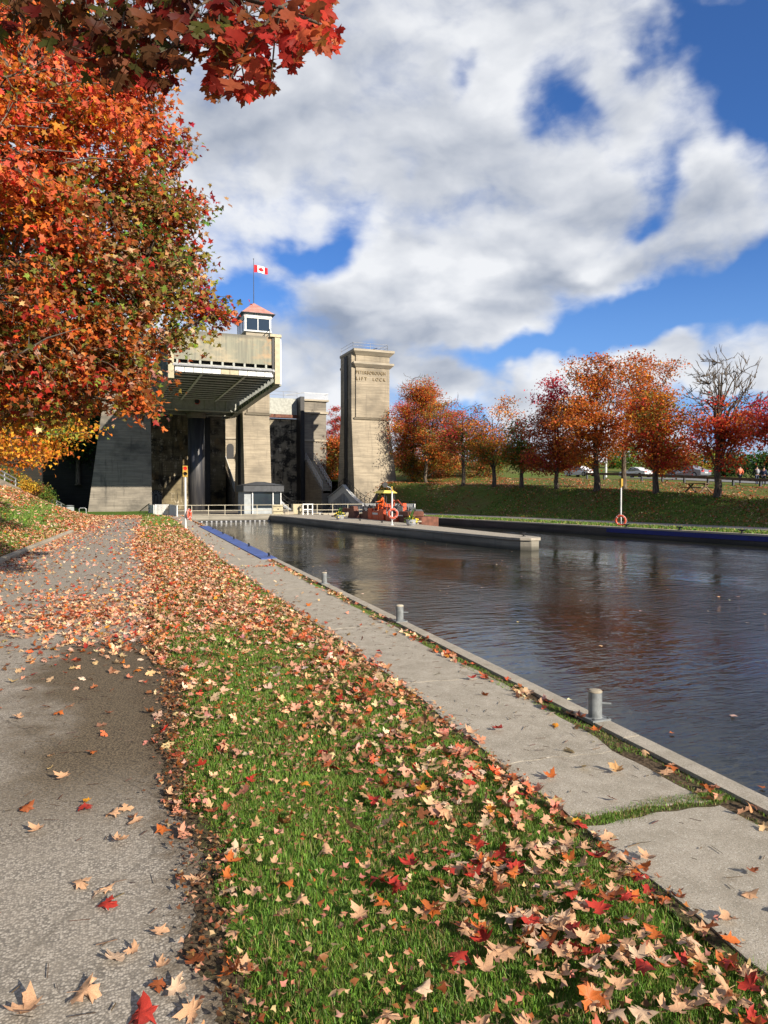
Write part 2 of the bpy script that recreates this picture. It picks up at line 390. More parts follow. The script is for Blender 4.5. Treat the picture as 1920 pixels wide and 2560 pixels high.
# ---------------------------------------------------------------- camera, light, sky
cam = bpy.data.cameras.new('camera'); co = bpy.data.objects.new('camera', cam); col.objects.link(co); sc.camera = co
cam.sensor_fit = 'VERTICAL'; cam.sensor_height = 36.; cam.lens = 36. * F / 2560; cam.clip_end = 5000; cam.clip_start = .05
co.location = (0, 0, H); co.rotation_euler = (math.pi / 2 - PIT, 0, -YAW)
sl = bpy.data.lights.new('sun', 'SUN'); sl.energy = 5.; sl.angle = R_(.53); sl.color = (1., .895, .745)
so = bpy.data.objects.new('sun', sl); col.objects.link(so); so.rotation_euler = Vector(tuple(sun_dir)).to_track_quat('Z', 'Y').to_euler()
sc.view_settings.view_transform = 'Standard'; sc.view_settings.look = 'None'; sc.view_settings.exposure = .75; sc.view_settings.gamma = 1.

def sky():
    w = bpy.data.worlds.new('World'); sc.world = w; w.use_nodes = True; nt = w.node_tree; nt.nodes.clear(); t = NT(nt)
    st = t.n('ShaderNodeTexSky', sky_type='NISHITA'); st.sun_disc = False; st.sun_elevation = SUN_EL; st.sun_rotation = math.pi - SUN_AZ
    st.altitude = 200; st.air_density = 1.; st.dust_density = .3; st.ozone_density = 3.
    d = t.n('ShaderNodeTexCoord').outputs['Generated']
    x, y, z = t.xyz(d)
    blue = t.mix(1., st.outputs[0], (.60, .96, 1.50), 'MULTIPLY')
    zz = t.math('ADD', t.math('MAXIMUM', z, 0.), .16)
    P = t.n('ShaderNodeCombineXYZ', ins={0: t.math('DIVIDE', x, zz), 1: t.math('DIVIDE', y, zz), 2: 0.}).outputs[0]
    wob = t.noise(d, 6.5, 4, .5)
    dd = t.n('ShaderNodeVectorMath', operation='MULTIPLY_ADD', ins={0: wob.outputs[1], 1: (.20, .20, .20), 2: d}).outputs[0]
    dd = t.n('ShaderNodeVectorMath', operation='SUBTRACT', ins={0: dd, 1: (.10, .10, .10)}).outputs[0]
    def blob(px, py, rx, amp, ry=None, rot=0.):
        """cloud mass or gap at a compass direction; rx, ry angular radii (in photo px)"""
        v = ray(px, py); v = v / np.linalg.norm(v); ry = ry or rx
        r1 = ray(px + 50, py); r1 = r1 / np.linalg.norm(r1) - v; e1 = r1 / np.linalg.norm(r1); e2 = np.cross(v, e1)
        c, s_ = math.cos(rot), math.sin(rot); a1 = (c * e1 + s_ * e2) * F / rx; a2 = (-s_ * e1 + c * e2) * F / ry
        q = t.n('ShaderNodeVectorMath', operation='SUBTRACT', ins={0: dd, 1: tuple(v)}).outputs[0]
        f1 = t.n('ShaderNodeVectorMath', operation='DOT_PRODUCT', ins={0: q, 1: tuple(a1)}).outputs['Value']
        f2 = t.n('ShaderNodeVectorMath', operation='DOT_PRODUCT', ins={0: q, 1: tuple(a2)}).outputs['Value']
        r2 = t.math('ADD', t.math('MULTIPLY', f1, f1), t.math('MULTIPLY', f2, f2))
        return t.math('MULTIPLY', t.math('POWER', 2.718, t.math('MULTIPLY', r2, -1.)), amp)
    def total(bl):
        a = None
        for b in bl: v = blob(*b); a = v if a is None else t.math('ADD', a, v)
        return a
    holes = total([(1425, 225, 104, -1.05, 78), (1105, 180, 34, -.7, 66, -.3), (1940, 40, 170, -1.3, 200), (1680, 30, 110, -.5, 40), (1890, 300, 80, -.75, 70), (1740, 130, 60, -.4, 60), (1640, 420, 55, -.75, 70), (1610, 535, 34, -.6, 34), (1560, 370, 40, -.3, 40),
                   (1590, 190, 80, .35, 80), (1750, 480, 120, .35, 60), (1500, 500, 200, .35, 150), (1000, 420, 260, .3, 250), (1350, 90, 200, .1, 60), (600, 330, 250, .4, 120), (1400, 660, 250, .45, 70), (1050, 780, 250, .5, 120), (1750, 400, 60, .2, 60), (1800, 600, 80, .35, 60),
                   (850, 600, 66, -.85, 84), (800, 668, 100, -.85, 46), (620, 790, 120, -1.0, 54), (680, 650, 70, -.75, 42), (1240, 868, 160, -1.0, 36, -.1), (1700, 785, 250, -1.5, 62, -.30), (1750, 915, 260, .55, 45), (1300, 950, 260, .5, 42), (1890, 650, 80, -.8, 70),
                   (1120, 1015, 120, -1.0, 26), (1215, 985, 60, -.7, 34), (1850, 1000, 200, -.9, 40), (985, 945, 30, -.5, 60), (1400, 800, 60, -.2, 50), (690, 1000, 40, -.25, 60), (1230, 920, 60, -.2, 25),
                   (1010, 370, 30, -.25, 50), (1030, 530, 60, -.16, 50)])
    # billow pattern is laid out in bearing and elevation so that puffs keep their height low in the sky
    Q = t.n('ShaderNodeVectorMath', operation='MULTIPLY', ins={0: d, 1: (1., 1., 1.75)}).outputs[0]
    warp = t.noise(Q, 2.4, 6, .55).outputs[1]
    Qw = t.n('ShaderNodeVectorMath', operation='MULTIPLY_ADD', ins={0: warp, 1: (.16, .16, .16), 2: Q}).outputs[0]
    n1 = t.noise(Qw, 3.6, 8, .52).outputs[0]
    n2 = t.noise(Qw, 11., 9, .58).outputs[0]
    clear = t.ramp(t.n('ShaderNodeVectorMath', operation='DOT_PRODUCT', ins={0: d, 1: tuple(fw)}).outputs['Value'], -.1, .45, -.25, 0.)  # fewer clouds in the unseen sky behind the camera, to cut fill light
    dens = t.math('ADD', t.math('ADD', t.math('MULTIPLY', t.math('SUBTRACT', n1, .5), 1.7), t.math('ADD', clear, .46)), t.math('MULTIPLY', t.math('SUBTRACT', n2, .5), 1.25))
    dens = t.math('ADD', dens, holes)
    cov = t.ramp(dens, -.28, .66)
    # relief: sunlit upper shoulders, grey bases
    Qu = t.n('ShaderNodeVectorMath', operation='ADD', ins={0: Qw, 1: (.03, -.02, .085)}).outputs[0]
    n1u = t.noise(Qu, 3.6, 4, .5).outputs[0]; n1b = t.noise(Qw, 3.6, 4, .5).outputs[0]
    n2u = t.noise(t.n('ShaderNodeVectorMath', operation='ADD', ins={0: Qw, 1: (.01, -.01, .03)}).outputs[0], 11., 5, .5).outputs[0]; n2b = t.noise(Qw, 11., 5, .5).outputs[0]
    relief = t.math('ADD', t.math('MULTIPLY', t.math('SUBTRACT', n1b, n1u), 2.3), t.math('MULTIPLY', t.math('SUBTRACT', n2b, n2u), 1.1))
    relief = t.math('ADD', relief, t.ramp(dens, .2, 1.0, .12, -.10))
    tone = total([(1480, 700, 240, -.45, 42, -.22), (1250, 760, 200, -.22, 70, -.2), (1050, 915, 280, -.42, 60), (820, 860, 140, -.25, 60), (560, 320, 330, -.24, 120), (900, 200, 200, -.04, 60), (1000, 640, 130, -.22, 70), (1480, 420, 190, .18, 110), (1540, 650, 130, .22, 35, -.1),
                  (1300, 560, 200, .10, 120), (850, 705, 60, .35, 35), (1030, 720, 150, .12, 50), (880, 280, 150, .12, 80), (1350, 930, 220, .28, 45), (1000, 30, 350, -.12, 70), (930, 590, 40, .25, 70),
                  (820, 800, 120, -.22, 70), (1190, 1000, 100, .15, 40), (700, 500, 140, .08, 80), (1700, 930, 120, .1, 40), (760, 960, 100, -.18, 60), (1180, 320, 160, .05, 80)])
    lum = t.math('ADD', t.math('ADD', .70, relief), tone)
    lum = t.math('ADD', lum, t.math('MULTIPLY', t.math('SUBTRACT', n2, .5), .12), clamp=True)
    cc = t.mix(lum, (3.1, 3.6, 4.6), (9.0, 9.15, 9.4))
    back = t.ramp(t.n('ShaderNodeVectorMath', operation='DOT_PRODUCT', ins={0: d, 1: tuple(fw)}).outputs['Value'], -.1, .5, .5, 1.)  # unseen clouds behind the camera dimmed to weaken and neutralise ambient light
    cc = t.n('ShaderNodeVectorMath', operation='SCALE', ins={0: cc, 'Scale': back}).outputs[0]
    hz = t.ramp(z, .0, .34, .75, 0.); blue = t.mix(hz, blue, (2.9, 5.2, 9.3))
    skyc = t.mix(t.math('MULTIPLY', cov, .97), blue, cc)
    bg = t.n('ShaderNodeBackground', ins={'Color': skyc, 'Strength': .06}).outputs[0]
    o = t.n('ShaderNodeOutputWorld'); nt.links.new(bg, o.inputs[0])
    w.cycles.sampling_method = 'MANUAL'; w.cycles.sample_map_resolution = 512
sky()

# ---------------------------------------------------------------- shared alignments (world metres; Y runs along the lock axis)
def lerp_tab(v, xs, ys): return np.interp(v, xs, ys)
KY = np.array([-60, 2.97, 25.1, 51.7, 63.4]); KX = np.array([.0, 3.57, 4.78, 6.05, 6.6]); KX[0] = 3.57 - .055 * 63
def kerb_x(Y): return np.interp(Y, KY, KX)          # water-side edge of the near coping
PRY = np.array([-60, 1.95, 3.14, 3.81, 5.82, 8.81, 19.6, 27.2, 40.2, 59.3, 62]); PRX = np.array([2.1, 2.26, 2.36, 2.38, 2.56, 2.68, 3.0, 3.44, 4.15, 5.07, 5.2])
def lawn_r(Y): return np.interp(Y, PRY, PRX)         # lawn / walk edge
ARY = np.array([-60, 2.4, 2.8, 3.4, 4.05, 5.4, 7.1, 9.3, 15.7, 25.6, 36.7, 59.1, 62]); ARX = np.array([.3, .42, .36, .41, .36, .43, .62, .45, 1.0, 1.04, 1.55, 2.86, 3.0])
def asph_r(Y): return np.interp(Y, ARY, ARX)         # asphalt / lawn edge
ALY = np.array([-60, 0, 20.3, 27.4, 36.6, 39.8, 58.3, 62]); ALX = np.array([-5, -3.6, -2.45, -1.95, -1.27, -.92, -.13, 0.])
def asph_l(Y): return np.interp(Y, ALY, ALX)
def sstep(x): x = np.clip(x, 0, 1); return x * x * (3 - 2 * x)
def near_z(X, Y):
    """height of the near bank: flat by the path, rising to the left, levelling at the foot of the lock"""
    t_ = asph_l(np.minimum(Y, 62)) - X - .25
    s = .50 * sstep((73 - Y) / 20.) * sstep((Y + 30) / 25.)
    z = np.where(t_ > 0, s * (np.sqrt(t_ * t_ + .35) - .59), 0.)
    z = np.where(t_ > 6.3, z - (t_ - 6.3) * s * .75, z)
    bump = .02 * np.sin(X * 1.7 + Y * .6) * np.cos(Y * 1.1 - X)
    lawn = sstep((X - asph_r(Y)) / .3) * sstep((lawn_r(Y) - X) / .4)
    return z + bump * sstep(t_ / 2.) + .035 * lawn + .012 * np.sin(X * 9 + 2 * np.sin(Y * 5)) * np.sin(Y * 7) * lawn

# ---------------------------------------------------------------- ground sheets
def grid(name, P, mat):   # P (n,m,3)
    n, m = P.shape[:2]; idx = np.arange(n * m).reshape(n, m)
    q = np.stack([idx[:-1, :-1], idx[1:, :-1], idx[1:, 1:], idx[:-1, 1:]], -1).reshape(-1, 4)
    o = np_mesh(name, P.reshape(-1, 3), q, None, mat); o.data.shade_smooth(); return struct(o)
ys = np.concatenate([[-400, -200, -60, -30, -10], np.arange(-2, 12, .2), np.arange(12, 62.8, .6), [63.]])
us = np.concatenate([np.arange(0, 8, .16), np.linspace(8, 30, 30)[1:], [36, 50, 90, 200, 600]])
xr = lawn_r(ys) + .0
PP = np.zeros((len(ys), len(us) , 3)); PP[:, :, 0] = xr[:, None] + .03 - us[None]; PP[:, :, 1] = ys[:, None]
PP[:, :, 2] = near_z(PP[:, :, 0], PP[:, :, 1]) - .004
grid('lawn_ground', PP[:, ::-1], M_lawn)
# level apron in front of and below the lock, left of the chamber
ys2 = np.array([62.99, 66, 72, 78, 84, 90, 96, 100, 106]); xs2 = np.concatenate([[-600, -200, -90, -60, -40], np.linspace(-30, 5.25, 30)])
P2 = np.zeros((len(ys2), len(xs2), 3)); P2[:, :, 0] = xs2[None]; P2[:, :, 1] = ys2[:, None]
hill = np.clip((-3.5 - P2[:, :, 0]) * .5, 0, 6) * sstep((P2[:, :, 1] - 70) / 12.)
P2[:, :, 2] = near_z(P2[:, :, 0], P2[:, :, 1]) - .006 + hill
grid('apron_ground', P2, M_lawn)

def sheet(name, xl, xr_, ys_, z, mat, nx=10, follow=False):
    L = np.array([xl(y) for y in ys_]); Rr = np.array([xr_(y) for y in ys_]); u = np.linspace(0, 1, nx)
    P = np.zeros((len(ys_), nx, 3)); P[:, :, 0] = L[:, None] * (1 - u) + Rr[:, None] * u; P[:, :, 1] = np.array(ys_)[:, None]; P[:, :, 2] = z
    return grid(name, P, mat)
wig = lambda y: .05 * math.sin(y * 2.1) + .035 * math.sin(y * 5.3 + 1) + .02 * math.sin(y * 13)
ysa = np.concatenate([np.arange(-40, 0, 2.), np.arange(0, 12, .15), np.arange(12, 62, .5)])
sheet('asphalt_path', lambda y: asph_l(y) - .05, lambda y: asph_r(y) + wig(y), ysa, .026, M_asphalt, 24)
# crumbled dirt along the lawn edge of the path
def verge():
    yy = np.arange(-2, 40, .04); P = np.zeros((len(yy), 3, 3)); r = np.random.default_rng(3)
    wl = .01 + .04 * np.abs(np.sin(yy * 3.1)) * r.random(len(yy)) + .03 * r.random(len(yy)); b = asph_r(yy) + np.array([wig(y) for y in yy])
    P[:, 0, 0] = b - wl; P[:, 1, 0] = b + .02; P[:, 2, 0] = b + .07 + .03 * np.sin(yy * 7) + .03 * r.random(len(yy)); P[:, :, 1] = yy[:, None]; P[:, 0, 2] = .029; P[:, 1, 2] = .036; P[:, 2, 2] = near_z(P[:, 2, 0], yy) - .002
    P[:, 2, 2] = np.maximum(P[:, 2, 2], .012); grid('verge_dirt', P, M_dirt)
verge()
# bare dirt bed below the concrete walk
sheet('walk_bed', lambda y: lawn_r(y) - .05, lambda y: kerb_x(y) - .06, np.concatenate([[-60, -20], np.arange(-2, 63.2, 1.)]), .021, M_dirt, 3)

# concrete walk: separate cast slabs with cracks between them
def walk():
    mb = MB()
    # joints given as (Y at lawn side, Y at water side, gap)
    J = [(-12, -12, .01), (-7, -7, .01), (-3, -3, .01), (.8, .9, .01), (3.10, 3.04, .12), (4.02, 3.95, .012), (6.10, 6.0, .022), (8.9, 9.05, .03), (13.0, 13.2, .03), (17.4, 17.6, .04), (22.2, 22.3, .012),
         (27, 27.1, .012), (32, 32, .012), (37, 37, .012), (42, 42, .012), (47, 47, .012), (52, 52, .012), (57, 57, .012), (62.6, 62.6, .0)]
    for i in range(len(J) - 1):
        a, b = J[i], J[i + 1]; n = 22; poly = []
        gx = (lambda y: .13 + .05 * math.sin(y * 1.9) + (.10 if y < 4.2 else 0))
        for k in range(n + 1):
            u = k / n; y = (a[0] + a[2]) * (1 - u) + (a[1] + a[2] * .6) * u
            y += .012 * math.sin(u * 7 + i) + .009 * math.sin(u * 23 + i * 2)
            x0 = lawn_r(y) + .02; x1 = kerb_x(y) - .17 - gx(y) * .6 - .02; poly.append((x0 + (x1 - x0) * u, y))
        for k in range(1, 8):
            u = k / 8; y = (a[1] + a[2] * .6) * (1 - u) + b[1] * u; poly.append((kerb_x(y) - .19 - gx(y) * .6 + .012 * math.sin(y * 9), y))
        for k in range(n + 1):
            u = 1 - k / n; y = b[0] * (1 - u) + b[1] * u
            y += .012 * math.sin(u * 7 + i + 1) + .009 * math.sin(u * 23 + i * 2 + 2)
            x0 = lawn_r(y) + .02; x1 = kerb_x(y) - .17 - gx(y) * .6 - .02; poly.append((x0 + (x1 - x0) * u, y))
        for k in range(1, 8):
            u = k / 8; y = b[0] * (1 - u) + (a[0] + a[2]) * u; poly.append((lawn_r(y) + .02 + .015 * math.sin(y * 6), y))
        dz = .004 - .0006 * i
        mb.prism(poly, -.05, .028 + dz)
    return struct(mb.build('concrete_walk', M_slab))
walk()
# coping kerb and the wall below it; a separate blue-painted mooring length
def coping():
    mb = MB(); yy = [-60, -20, -8, -3.2, .6, 4.1, 8.4, 12.9, 17.1, 19.4]
    for a, b in zip(yy[:-1], yy[1:]):
        b2 = b - .012
        mb.prism([(kerb_x(a) - .145, a), (kerb_x(a), a), (kerb_x(b2), b2), (kerb_x(b2) - .145, b2)], -1.4, .048)
    yy = [41.2, 47, 53, 59, 63]
    for a, b in zip(yy[:-1], yy[1:]):
        mb.prism([(kerb_x(a) - .17, a), (kerb_x(a), a), (kerb_x(b) , b - .02), (kerb_x(b) - .17, b - .02)], -1.4, .045)
    o = mb.build('kerb', M_slab); tag(o, 'low grey concrete coping along the near edge of the canal walk', 'kerb'); return o
coping()
mb = MB(); mb.prism([(kerb_x(19.42) - .42, 19.42), (kerb_x(19.42) + .03, 19.42), (kerb_x(41.15) + .03, 41.15), (kerb_x(41.15) - .5, 41.15)], -1.4, .05)
tag(mb.build('mooring_edge', M_blue), 'long bright blue painted mooring edge beside the near walk', 'mooring edge')
# left kerb stone beside the path
mb = MB()
for a, b in ((-8, 0), (0, 6), (6, 12), (12, 18), (18.05, 24), (24.05, 30), (30.05, 36.6)):
    mb.prism([(asph_l(a) - .22, a), (asph_l(a) - .02, a), (asph_l(b) - .02, b), (asph_l(b) - .22, b)], -.1, .15)
tag(mb.build('kerb', M_ledge, bevel=.02), 'pale concrete kerb half buried in leaves left of the path', 'kerb')

# water
mb = MB(); mb.add([(-10, -400, -.53), (60, -400, -.53), (60, 64.0, -.53), (5, 64.0, -.53)], [(0, 1, 2, 3)]); struct(mb.build('canal_water', M_water))
mb = MB(); mb.box(-20, 80, -400, 110, -4.0, -3.5); struct(mb.build('canal_bed', M_dirt))

# ---------------------------------------------------------------- far bank
A2 = np.array([24.53, 53.33]); B2 = np.array([27.82, 23.32]); US = (B2 - A2) / np.linalg.norm(B2 - A2); NS = np.array([-US[1], US[0]])
def fb(s, t, z=0.): p = A2 + US * s + NS * t; return (p[0], p[1], z)
CS = np.array([-60, -40, -24, -11.7, -6.4, -2.1, 2.7, 7.5, 13.4, 18.5, 22, 40, 120]); CZ = np.array([4.4, 3.9, 3.3, 2.98, 2.82, 2.67, 2.45, 2.3, 2.04, 1.76, 1.57, 1.5, 1.5])
TG = 27.0   # guard rail offset
gpts = [(850, 1150), (1000, 1166), (1150, 1180), (1230, 1190), (1300, 1197), (1515, 1199), (1700, 1207), (1850, 1215), (1910, 1219)]
GS, GZ = [], []
for px, py in gpts:
    r = ray(px, py); k = (TG + NS @ A2) / (NS @ r[:2]); p = CAM + r * k; GS.append((p[:2] - A2) @ US); GZ.append(p[2])
def far_z(s, t):
    zc = np.interp(s, CS, CZ); zg = np.interp(s, GS, GZ)
    z = np.interp(t, [0, 7.0], [0, 0.]) + 0 * s
    sl_ = sstep((t - 6.6) / 6.2) * zc
    z = np.where(t > 6.6, sl_, z)
    z = np.where(t > 13.2, zc + (zg - zc) * sstep((t - 13.2) / 11.) - .12 * np.sin(np.clip((t - 13.2) / 11, 0, 1) * math.pi), z)
    z = np.where(t > 27.5, zg + .30 * sstep((t - 27.5) / 6.), z)
    z = np.where(t > 46, zg + .3 + (t - 46) * .015, z)
    return z
ss = np.concatenate([np.arange(-95, -12, 1.6), np.arange(-12, 40, .7), [45, 55, 80, 160, 400]])
ts = np.concatenate([[.38, 1.5, 2.5, 3.5, 4.5, 5.5, 6.2], np.arange(6.8, 14, .4), np.arange(14, 32, 1.), [34, 38, 42, 46, 60, 90, 160, 400, 1200]])
S_, T_ = np.meshgrid(ss, ts, indexing='ij'); P = np.zeros(S_.shape + (3,)); P[..., 0] = A2[0] + US[0] * S_ + NS[0] * T_; P[..., 1] = A2[1] + US[1] * S_ + NS[1] * T_; P[..., 2] = far_z(S_, T_) - .01
msk = P[..., 1] > 63
P[..., 0] = np.where(msk & (T_ < 12), np.maximum(P[..., 0], 29.6 + T_ * .3), P[..., 0])
grid('embankment', P, M_farlawn)
def fstrip(name, t0, t1, s0, s1, dz, mat, n=80):
    S, T = np.meshgrid(np.linspace(s0, s1, n), np.linspace(t0, t1, 4), indexing='ij'); Q = np.zeros(S.shape + (3,))
    Q[..., 0] = A2[0] + US[0] * S + NS[0] * T; Q[..., 1] = A2[1] + US[1] * S + NS[1] * T; Q[..., 2] = far_z(S, T) + dz; return grid(name, Q, mat)
fstrip('far_path', 3.5, 6.75, -6, 80, .008, M_farpath)
mb = MB(); mb.add([fb(-6, 3.5, .01), fb(-6, 6.75, .01), (30.5, 66, .01), (25.0, 61, .01), fb(-3, .5, .01), fb(-2.5, 3.4, .01)], [(0, 1, 2, 3, 4, 5)]); struct(mb.build('landing_pavement', M_farpath))
fstrip('road', 31, 41, -8, 160, .03, M_road)
# canal wall on the far side
mb = MB()
mb.prism([fb(0, .0)[:2], fb(0, .45)[:2], fb(120, .45)[:2], fb(120, .0)[:2]], -1.5, -.06)
mb.prism([fb(0, 0)[:2], fb(0, .45)[:2], (29.9, 64), (29.2, 63.8)], -1.5, -.06)
wall = thing('canal_wall', fb(20, .2, 0), 'long dark concrete canal wall with pale coping on the far bank', 'canal wall')
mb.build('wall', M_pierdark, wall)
mb = MB()
for k in range(-0, 34):
    a, b = k * 3.6, k * 3.6 + 3.59; mb.prism([fb(a, -.04)[:2], fb(a, .42)[:2], fb(b, .42)[:2], fb(b, -.04)[:2]], -.062, .02)
mb.prism([fb(0, -.04)[:2], fb(0, .42)[:2], (29.7, 64), (29.1, 63.8)], -.062, .02)
mb.build('coping', M_ledge, wall)
mb = MB(); sb = ((PX(1512, 1320, 26.6)[:2] - A2) @ US); mb.prism([fb(sb, -.035)[:2], fb(sb, .0)[:2], fb(120, 0)[:2], fb(120, -.035)[:2]], -.30, -.066); mb.build('painted_band', M_navy, wall)

# pier between the two approach channels
pier = thing('canal_pier', (16.3, 45, 0), 'low concrete pier with a rounded nose running out between the two lock entrances', 'pier')
endc = []
near = [(13.9, 63.2), (14.35, 60), (14.6, 56), (15.02, 47), (15.45, 38), (15.9, 31), (16.15, 27.3)]
nose = [(16.22, 26.4), (16.4, 25.75), (16.75, 25.45), (17.15, 25.5), (17.45, 25.95), (17.55, 26.7)]
farp = [(17.62, 30), (18.06, 39.3), (18.5, 50), (19.1, 57), (19.2, 63.2)]
poly = near + nose + farp
mb = MB(); mb.prism(poly, -1.6, -.12); mb.build('pier_wall', M_pier, pier)
mb = MB(); cx, cy = 16.8, 45
mb.prism([(p[0] + (.05 if p[0] > 16.8 else -.05), p[1] - (.05 if p[1] < 27 else 0)) for p in poly], -.118, .0); mb.build('pier_deck', M_slab, pier, bevel=.015)

# ---------------------------------------------------------------- the lift lock
def rail(mb, pts, h=1.0, mids=(.5,), r=.022, step=1.5, n=6, posts=True):
    """handrail along a polyline of (x,y,z)"""
    for f in (1.,) + tuple(mids): mb.tube([(p[0], p[1], p[2] + h * f) for p in pts], r, n)
    if posts:
        for a, b in zip(pts[:-1], pts[1:]):
            a = np.array(a, float); b = np.array(b, float); k = max(1, int(round(np.linalg.norm(b - a) / step)))
            for i in range(k + 1): p = a + (b - a) * i / k; mb.tube([p, p + (0, 0, h)], r * 1.2, n)
    return mb

def tower(nm_label, xl, xr_, ol, orr, cat, inner_sides, ztop=20.3, crown=True, M_tower=M_tower):
    """guide tower: battered foot, straight upper shaft, projecting bands; ol/orr = batter of the outer sides"""
    o = thing('lock_tower', ((xl + xr_) / 2, 87.5, 0), nm_label, cat, 'concrete guide towers of the lift lock')
    zl = 11.45; mb = MB()
    mb.hexa([(xl - ol, 84, -.5), (xr_ + orr, 84, -.5), (xr_ + orr, 91.5, -.5), (xl - ol, 91.5, -.5)], [(xl, 85.4, zl), (xr_, 85.4, zl), (xr_, 90, zl), (xl, 90, zl)])
    mb.build('battered_foot', M_tower, o)
    mb = MB(); mb.box(xl + .02, xr_ - .02, 85.5, 89.9, zl, ztop - .5); mb.build('shaft', M_tower, o)
    pl = xl + .55; mb = MB(); mb.box(pl, xr_ + .03, 85.3, 85.5, zl + .28, ztop - .7)
    mb.build('raised_panel', M_tower, o)
    mb = MB(); mb.hexa([(pl - .25, 85.25, zl), (xr_ + .1, 85.25, zl), (xr_ + .1, 90.1, zl), (pl - .25, 90.1, zl)], [(pl - .25, 85.05, zl + .22), (xr_ + .2, 85.05, zl + .22), (xr_ + .2, 90.2, zl + .22), (pl - .25, 90.2, zl + .22)])
    mb.build('ledge', M_ledge, o)
    if crown:
        for z0, hh, ex in ((ztop - 2.25, .62, .5), (ztop - .72, .72, .55)):
            mb = MB(); mb.hexa([(pl - .05, 85.22, z0), (xr_ + .12, 85.22, z0), (xr_ + .12, 90.05, z0), (pl - .05, 90.05, z0)], [(pl - .45, 85.3 - ex, z0 + hh * .62), (xr_ + ex, 85.3 - ex, z0 + hh * .62), (xr_ + ex, 90 + ex, z0 + hh * .62), (pl - .45, 90 + ex, z0 + hh * .62)])
            mb.box(pl - .45, xr_ + ex, 85.3 - ex, 90 + ex, z0 + hh * .62, z0 + hh)
            mb.build('cornice', M_ledge, o)
    for side in inner_sides:
        x = xl if side < 0 else xr_; mb = MB()
        x0, x1 = (x - .16, x - .003) if side < 0 else (x + .003, x + .16)
        mb.box(x0, x1, 87.0, 87.25, 0, ztop - .6); mb.box(x0, x1, 87.75, 88.0, 0, ztop - .6)
        mb.build('guide_rail', M_black, o)
        mb = MB(); mb.box(min(x0, x1) + .1 * (side < 0), max(x0, x1) - .1 * (side > 0), 87.25, 87.75, 0, ztop - .6); mb.build('guide_slot', M_darkgrey, o)
    return o
tl = tower('broad grey concrete lock tower at the left end, beside the leaf covered path', 0., 5.15, 1.6, 0., 'tower', (1,), M_tower=M_towershade)
tc = tower('narrow middle lock tower carrying the white cabin with a flagpole', 15.65, 18.85, 0., 0., 'tower', (-1, 1), ztop=20.3)
tr = tower('tall free standing lock tower lettered PETERBOROUGH LIFT LOCK', 29.4, 34.5, 0., 1.05, 'tower', (-1,))
# cabin on the middle tower
mb = MB(); mb.box(16.15, 19.05, 85.7, 90.4, 20.3, 21.45); mb.build('parapet_block', M_ledge, tc)
cab = MB(); x0, x1, y0, y1 = 15.95, 19.15, 85.55, 90.6
for (xa, xb, ya, yb) in ((x0, x0 + .22, y0, y0 + .22), (x1 - .22, x1, y0, y0 + .22), (x0, x0 + .22, y1 - .22, y1), (x1 - .22, x1, y1 - .22, y1), (17.5, 17.6, y0, y0 + .12), (x0, x0 + .12, 87.2, 87.32), (x0, x0 + .12, 88.9, 89.02)):
    cab.box(xa, xb, ya, yb, 21.62, 23.05)
cab.box(x0 - .08, x1 + .08, y0 - .08, y1 + .08, 21.45, 21.62); cab.box(x0 - .05, x1 + .05, y0 - .05, y1 + .05, 23.05, 23.6)
cab.box(x0 - .12, x1 + .12, y0 - .12, y1 + .12, 23.2, 23.27)
cb = cab.build('cabin', M_white, tc)
mb = MB(); mb.box(x0 + .04, x1 - .04, y0 + .04, y1 - .04, 21.63, 23.04); g = mb.build('window_glass', M_glass, tc)
mb = MB(); a = .42; mb.add([(x0 - a, y0 - a, 23.62), (x1 + a, y0 - a, 23.62), (x1 + a, y1 + a, 23.62), (x0 - a, y1 + a, 23.62), ((x0 + x1) / 2, (y0 + y1) / 2, 25.55)], [(0, 1, 4), (1, 2, 4), (2, 3, 4), (3, 0, 4), (3, 2, 1, 0)])
mb.build('roof', M_roofred, tc)
mb = MB(); mb.box(x0 - .45, x1 + .45, y0 - .45, y1 + .45, 23.601, 23.66); mb.build('eaves', M_darkgrey, tc)
# guard rails on right tower roof + lettering
mb = MB(); rail(mb, [(29.5, 89.9, 20.3), (29.6, 85.4, 20.3), (34.3, 85.4, 20.3), (34.3, 89.9, 20.3)], .85, (.55,), .025, 2.4); mb.build('roof_railing', M_galv, tr)
mb = MB(); mb.tube([(31, 88.2, 20.35), (33.2, 86.2, 20.8)], .05, 5); mb.build('roof_pipe', M_darkgrey, tr)
def text_mesh(name, body, size, loc, rot, mat, parent, depth=.03, xs=1., spacing=1.):
    cu = bpy.data.curves.new(name, 'FONT'); cu.body = body; cu.size = size; cu.extrude = depth; cu.align_x = 'LEFT'; cu.space_character = spacing; cu.offset = 0.
    ob = bpy.data.objects.new(name, cu); col.objects.link(ob)
    dg = bpy.context.evaluated_depsgraph_get(); me = bpy.data.meshes.new_from_object(ob.evaluated_get(dg)); bpy.data.objects.remove(ob)
    w = max(v.co.x for v in me.vertices) - min(v.co.x for v in me.vertices)
    o = bpy.data.objects.new(name, me); col.objects.link(o); me.materials.clear(); me.materials.append(mat)
    o.parent = parent; o.location = Vector(loc) - Vector(parent.location); o.rotation_euler = rot; return o, w
M_brass = paint('bronze_letters', (.16, .10, .02), .5, metal=.0, var=.2, dirt_amt=0)
xa = PY(890, 931, 85.25)[0]; xb = PY(963, 931, 85.25)[0]
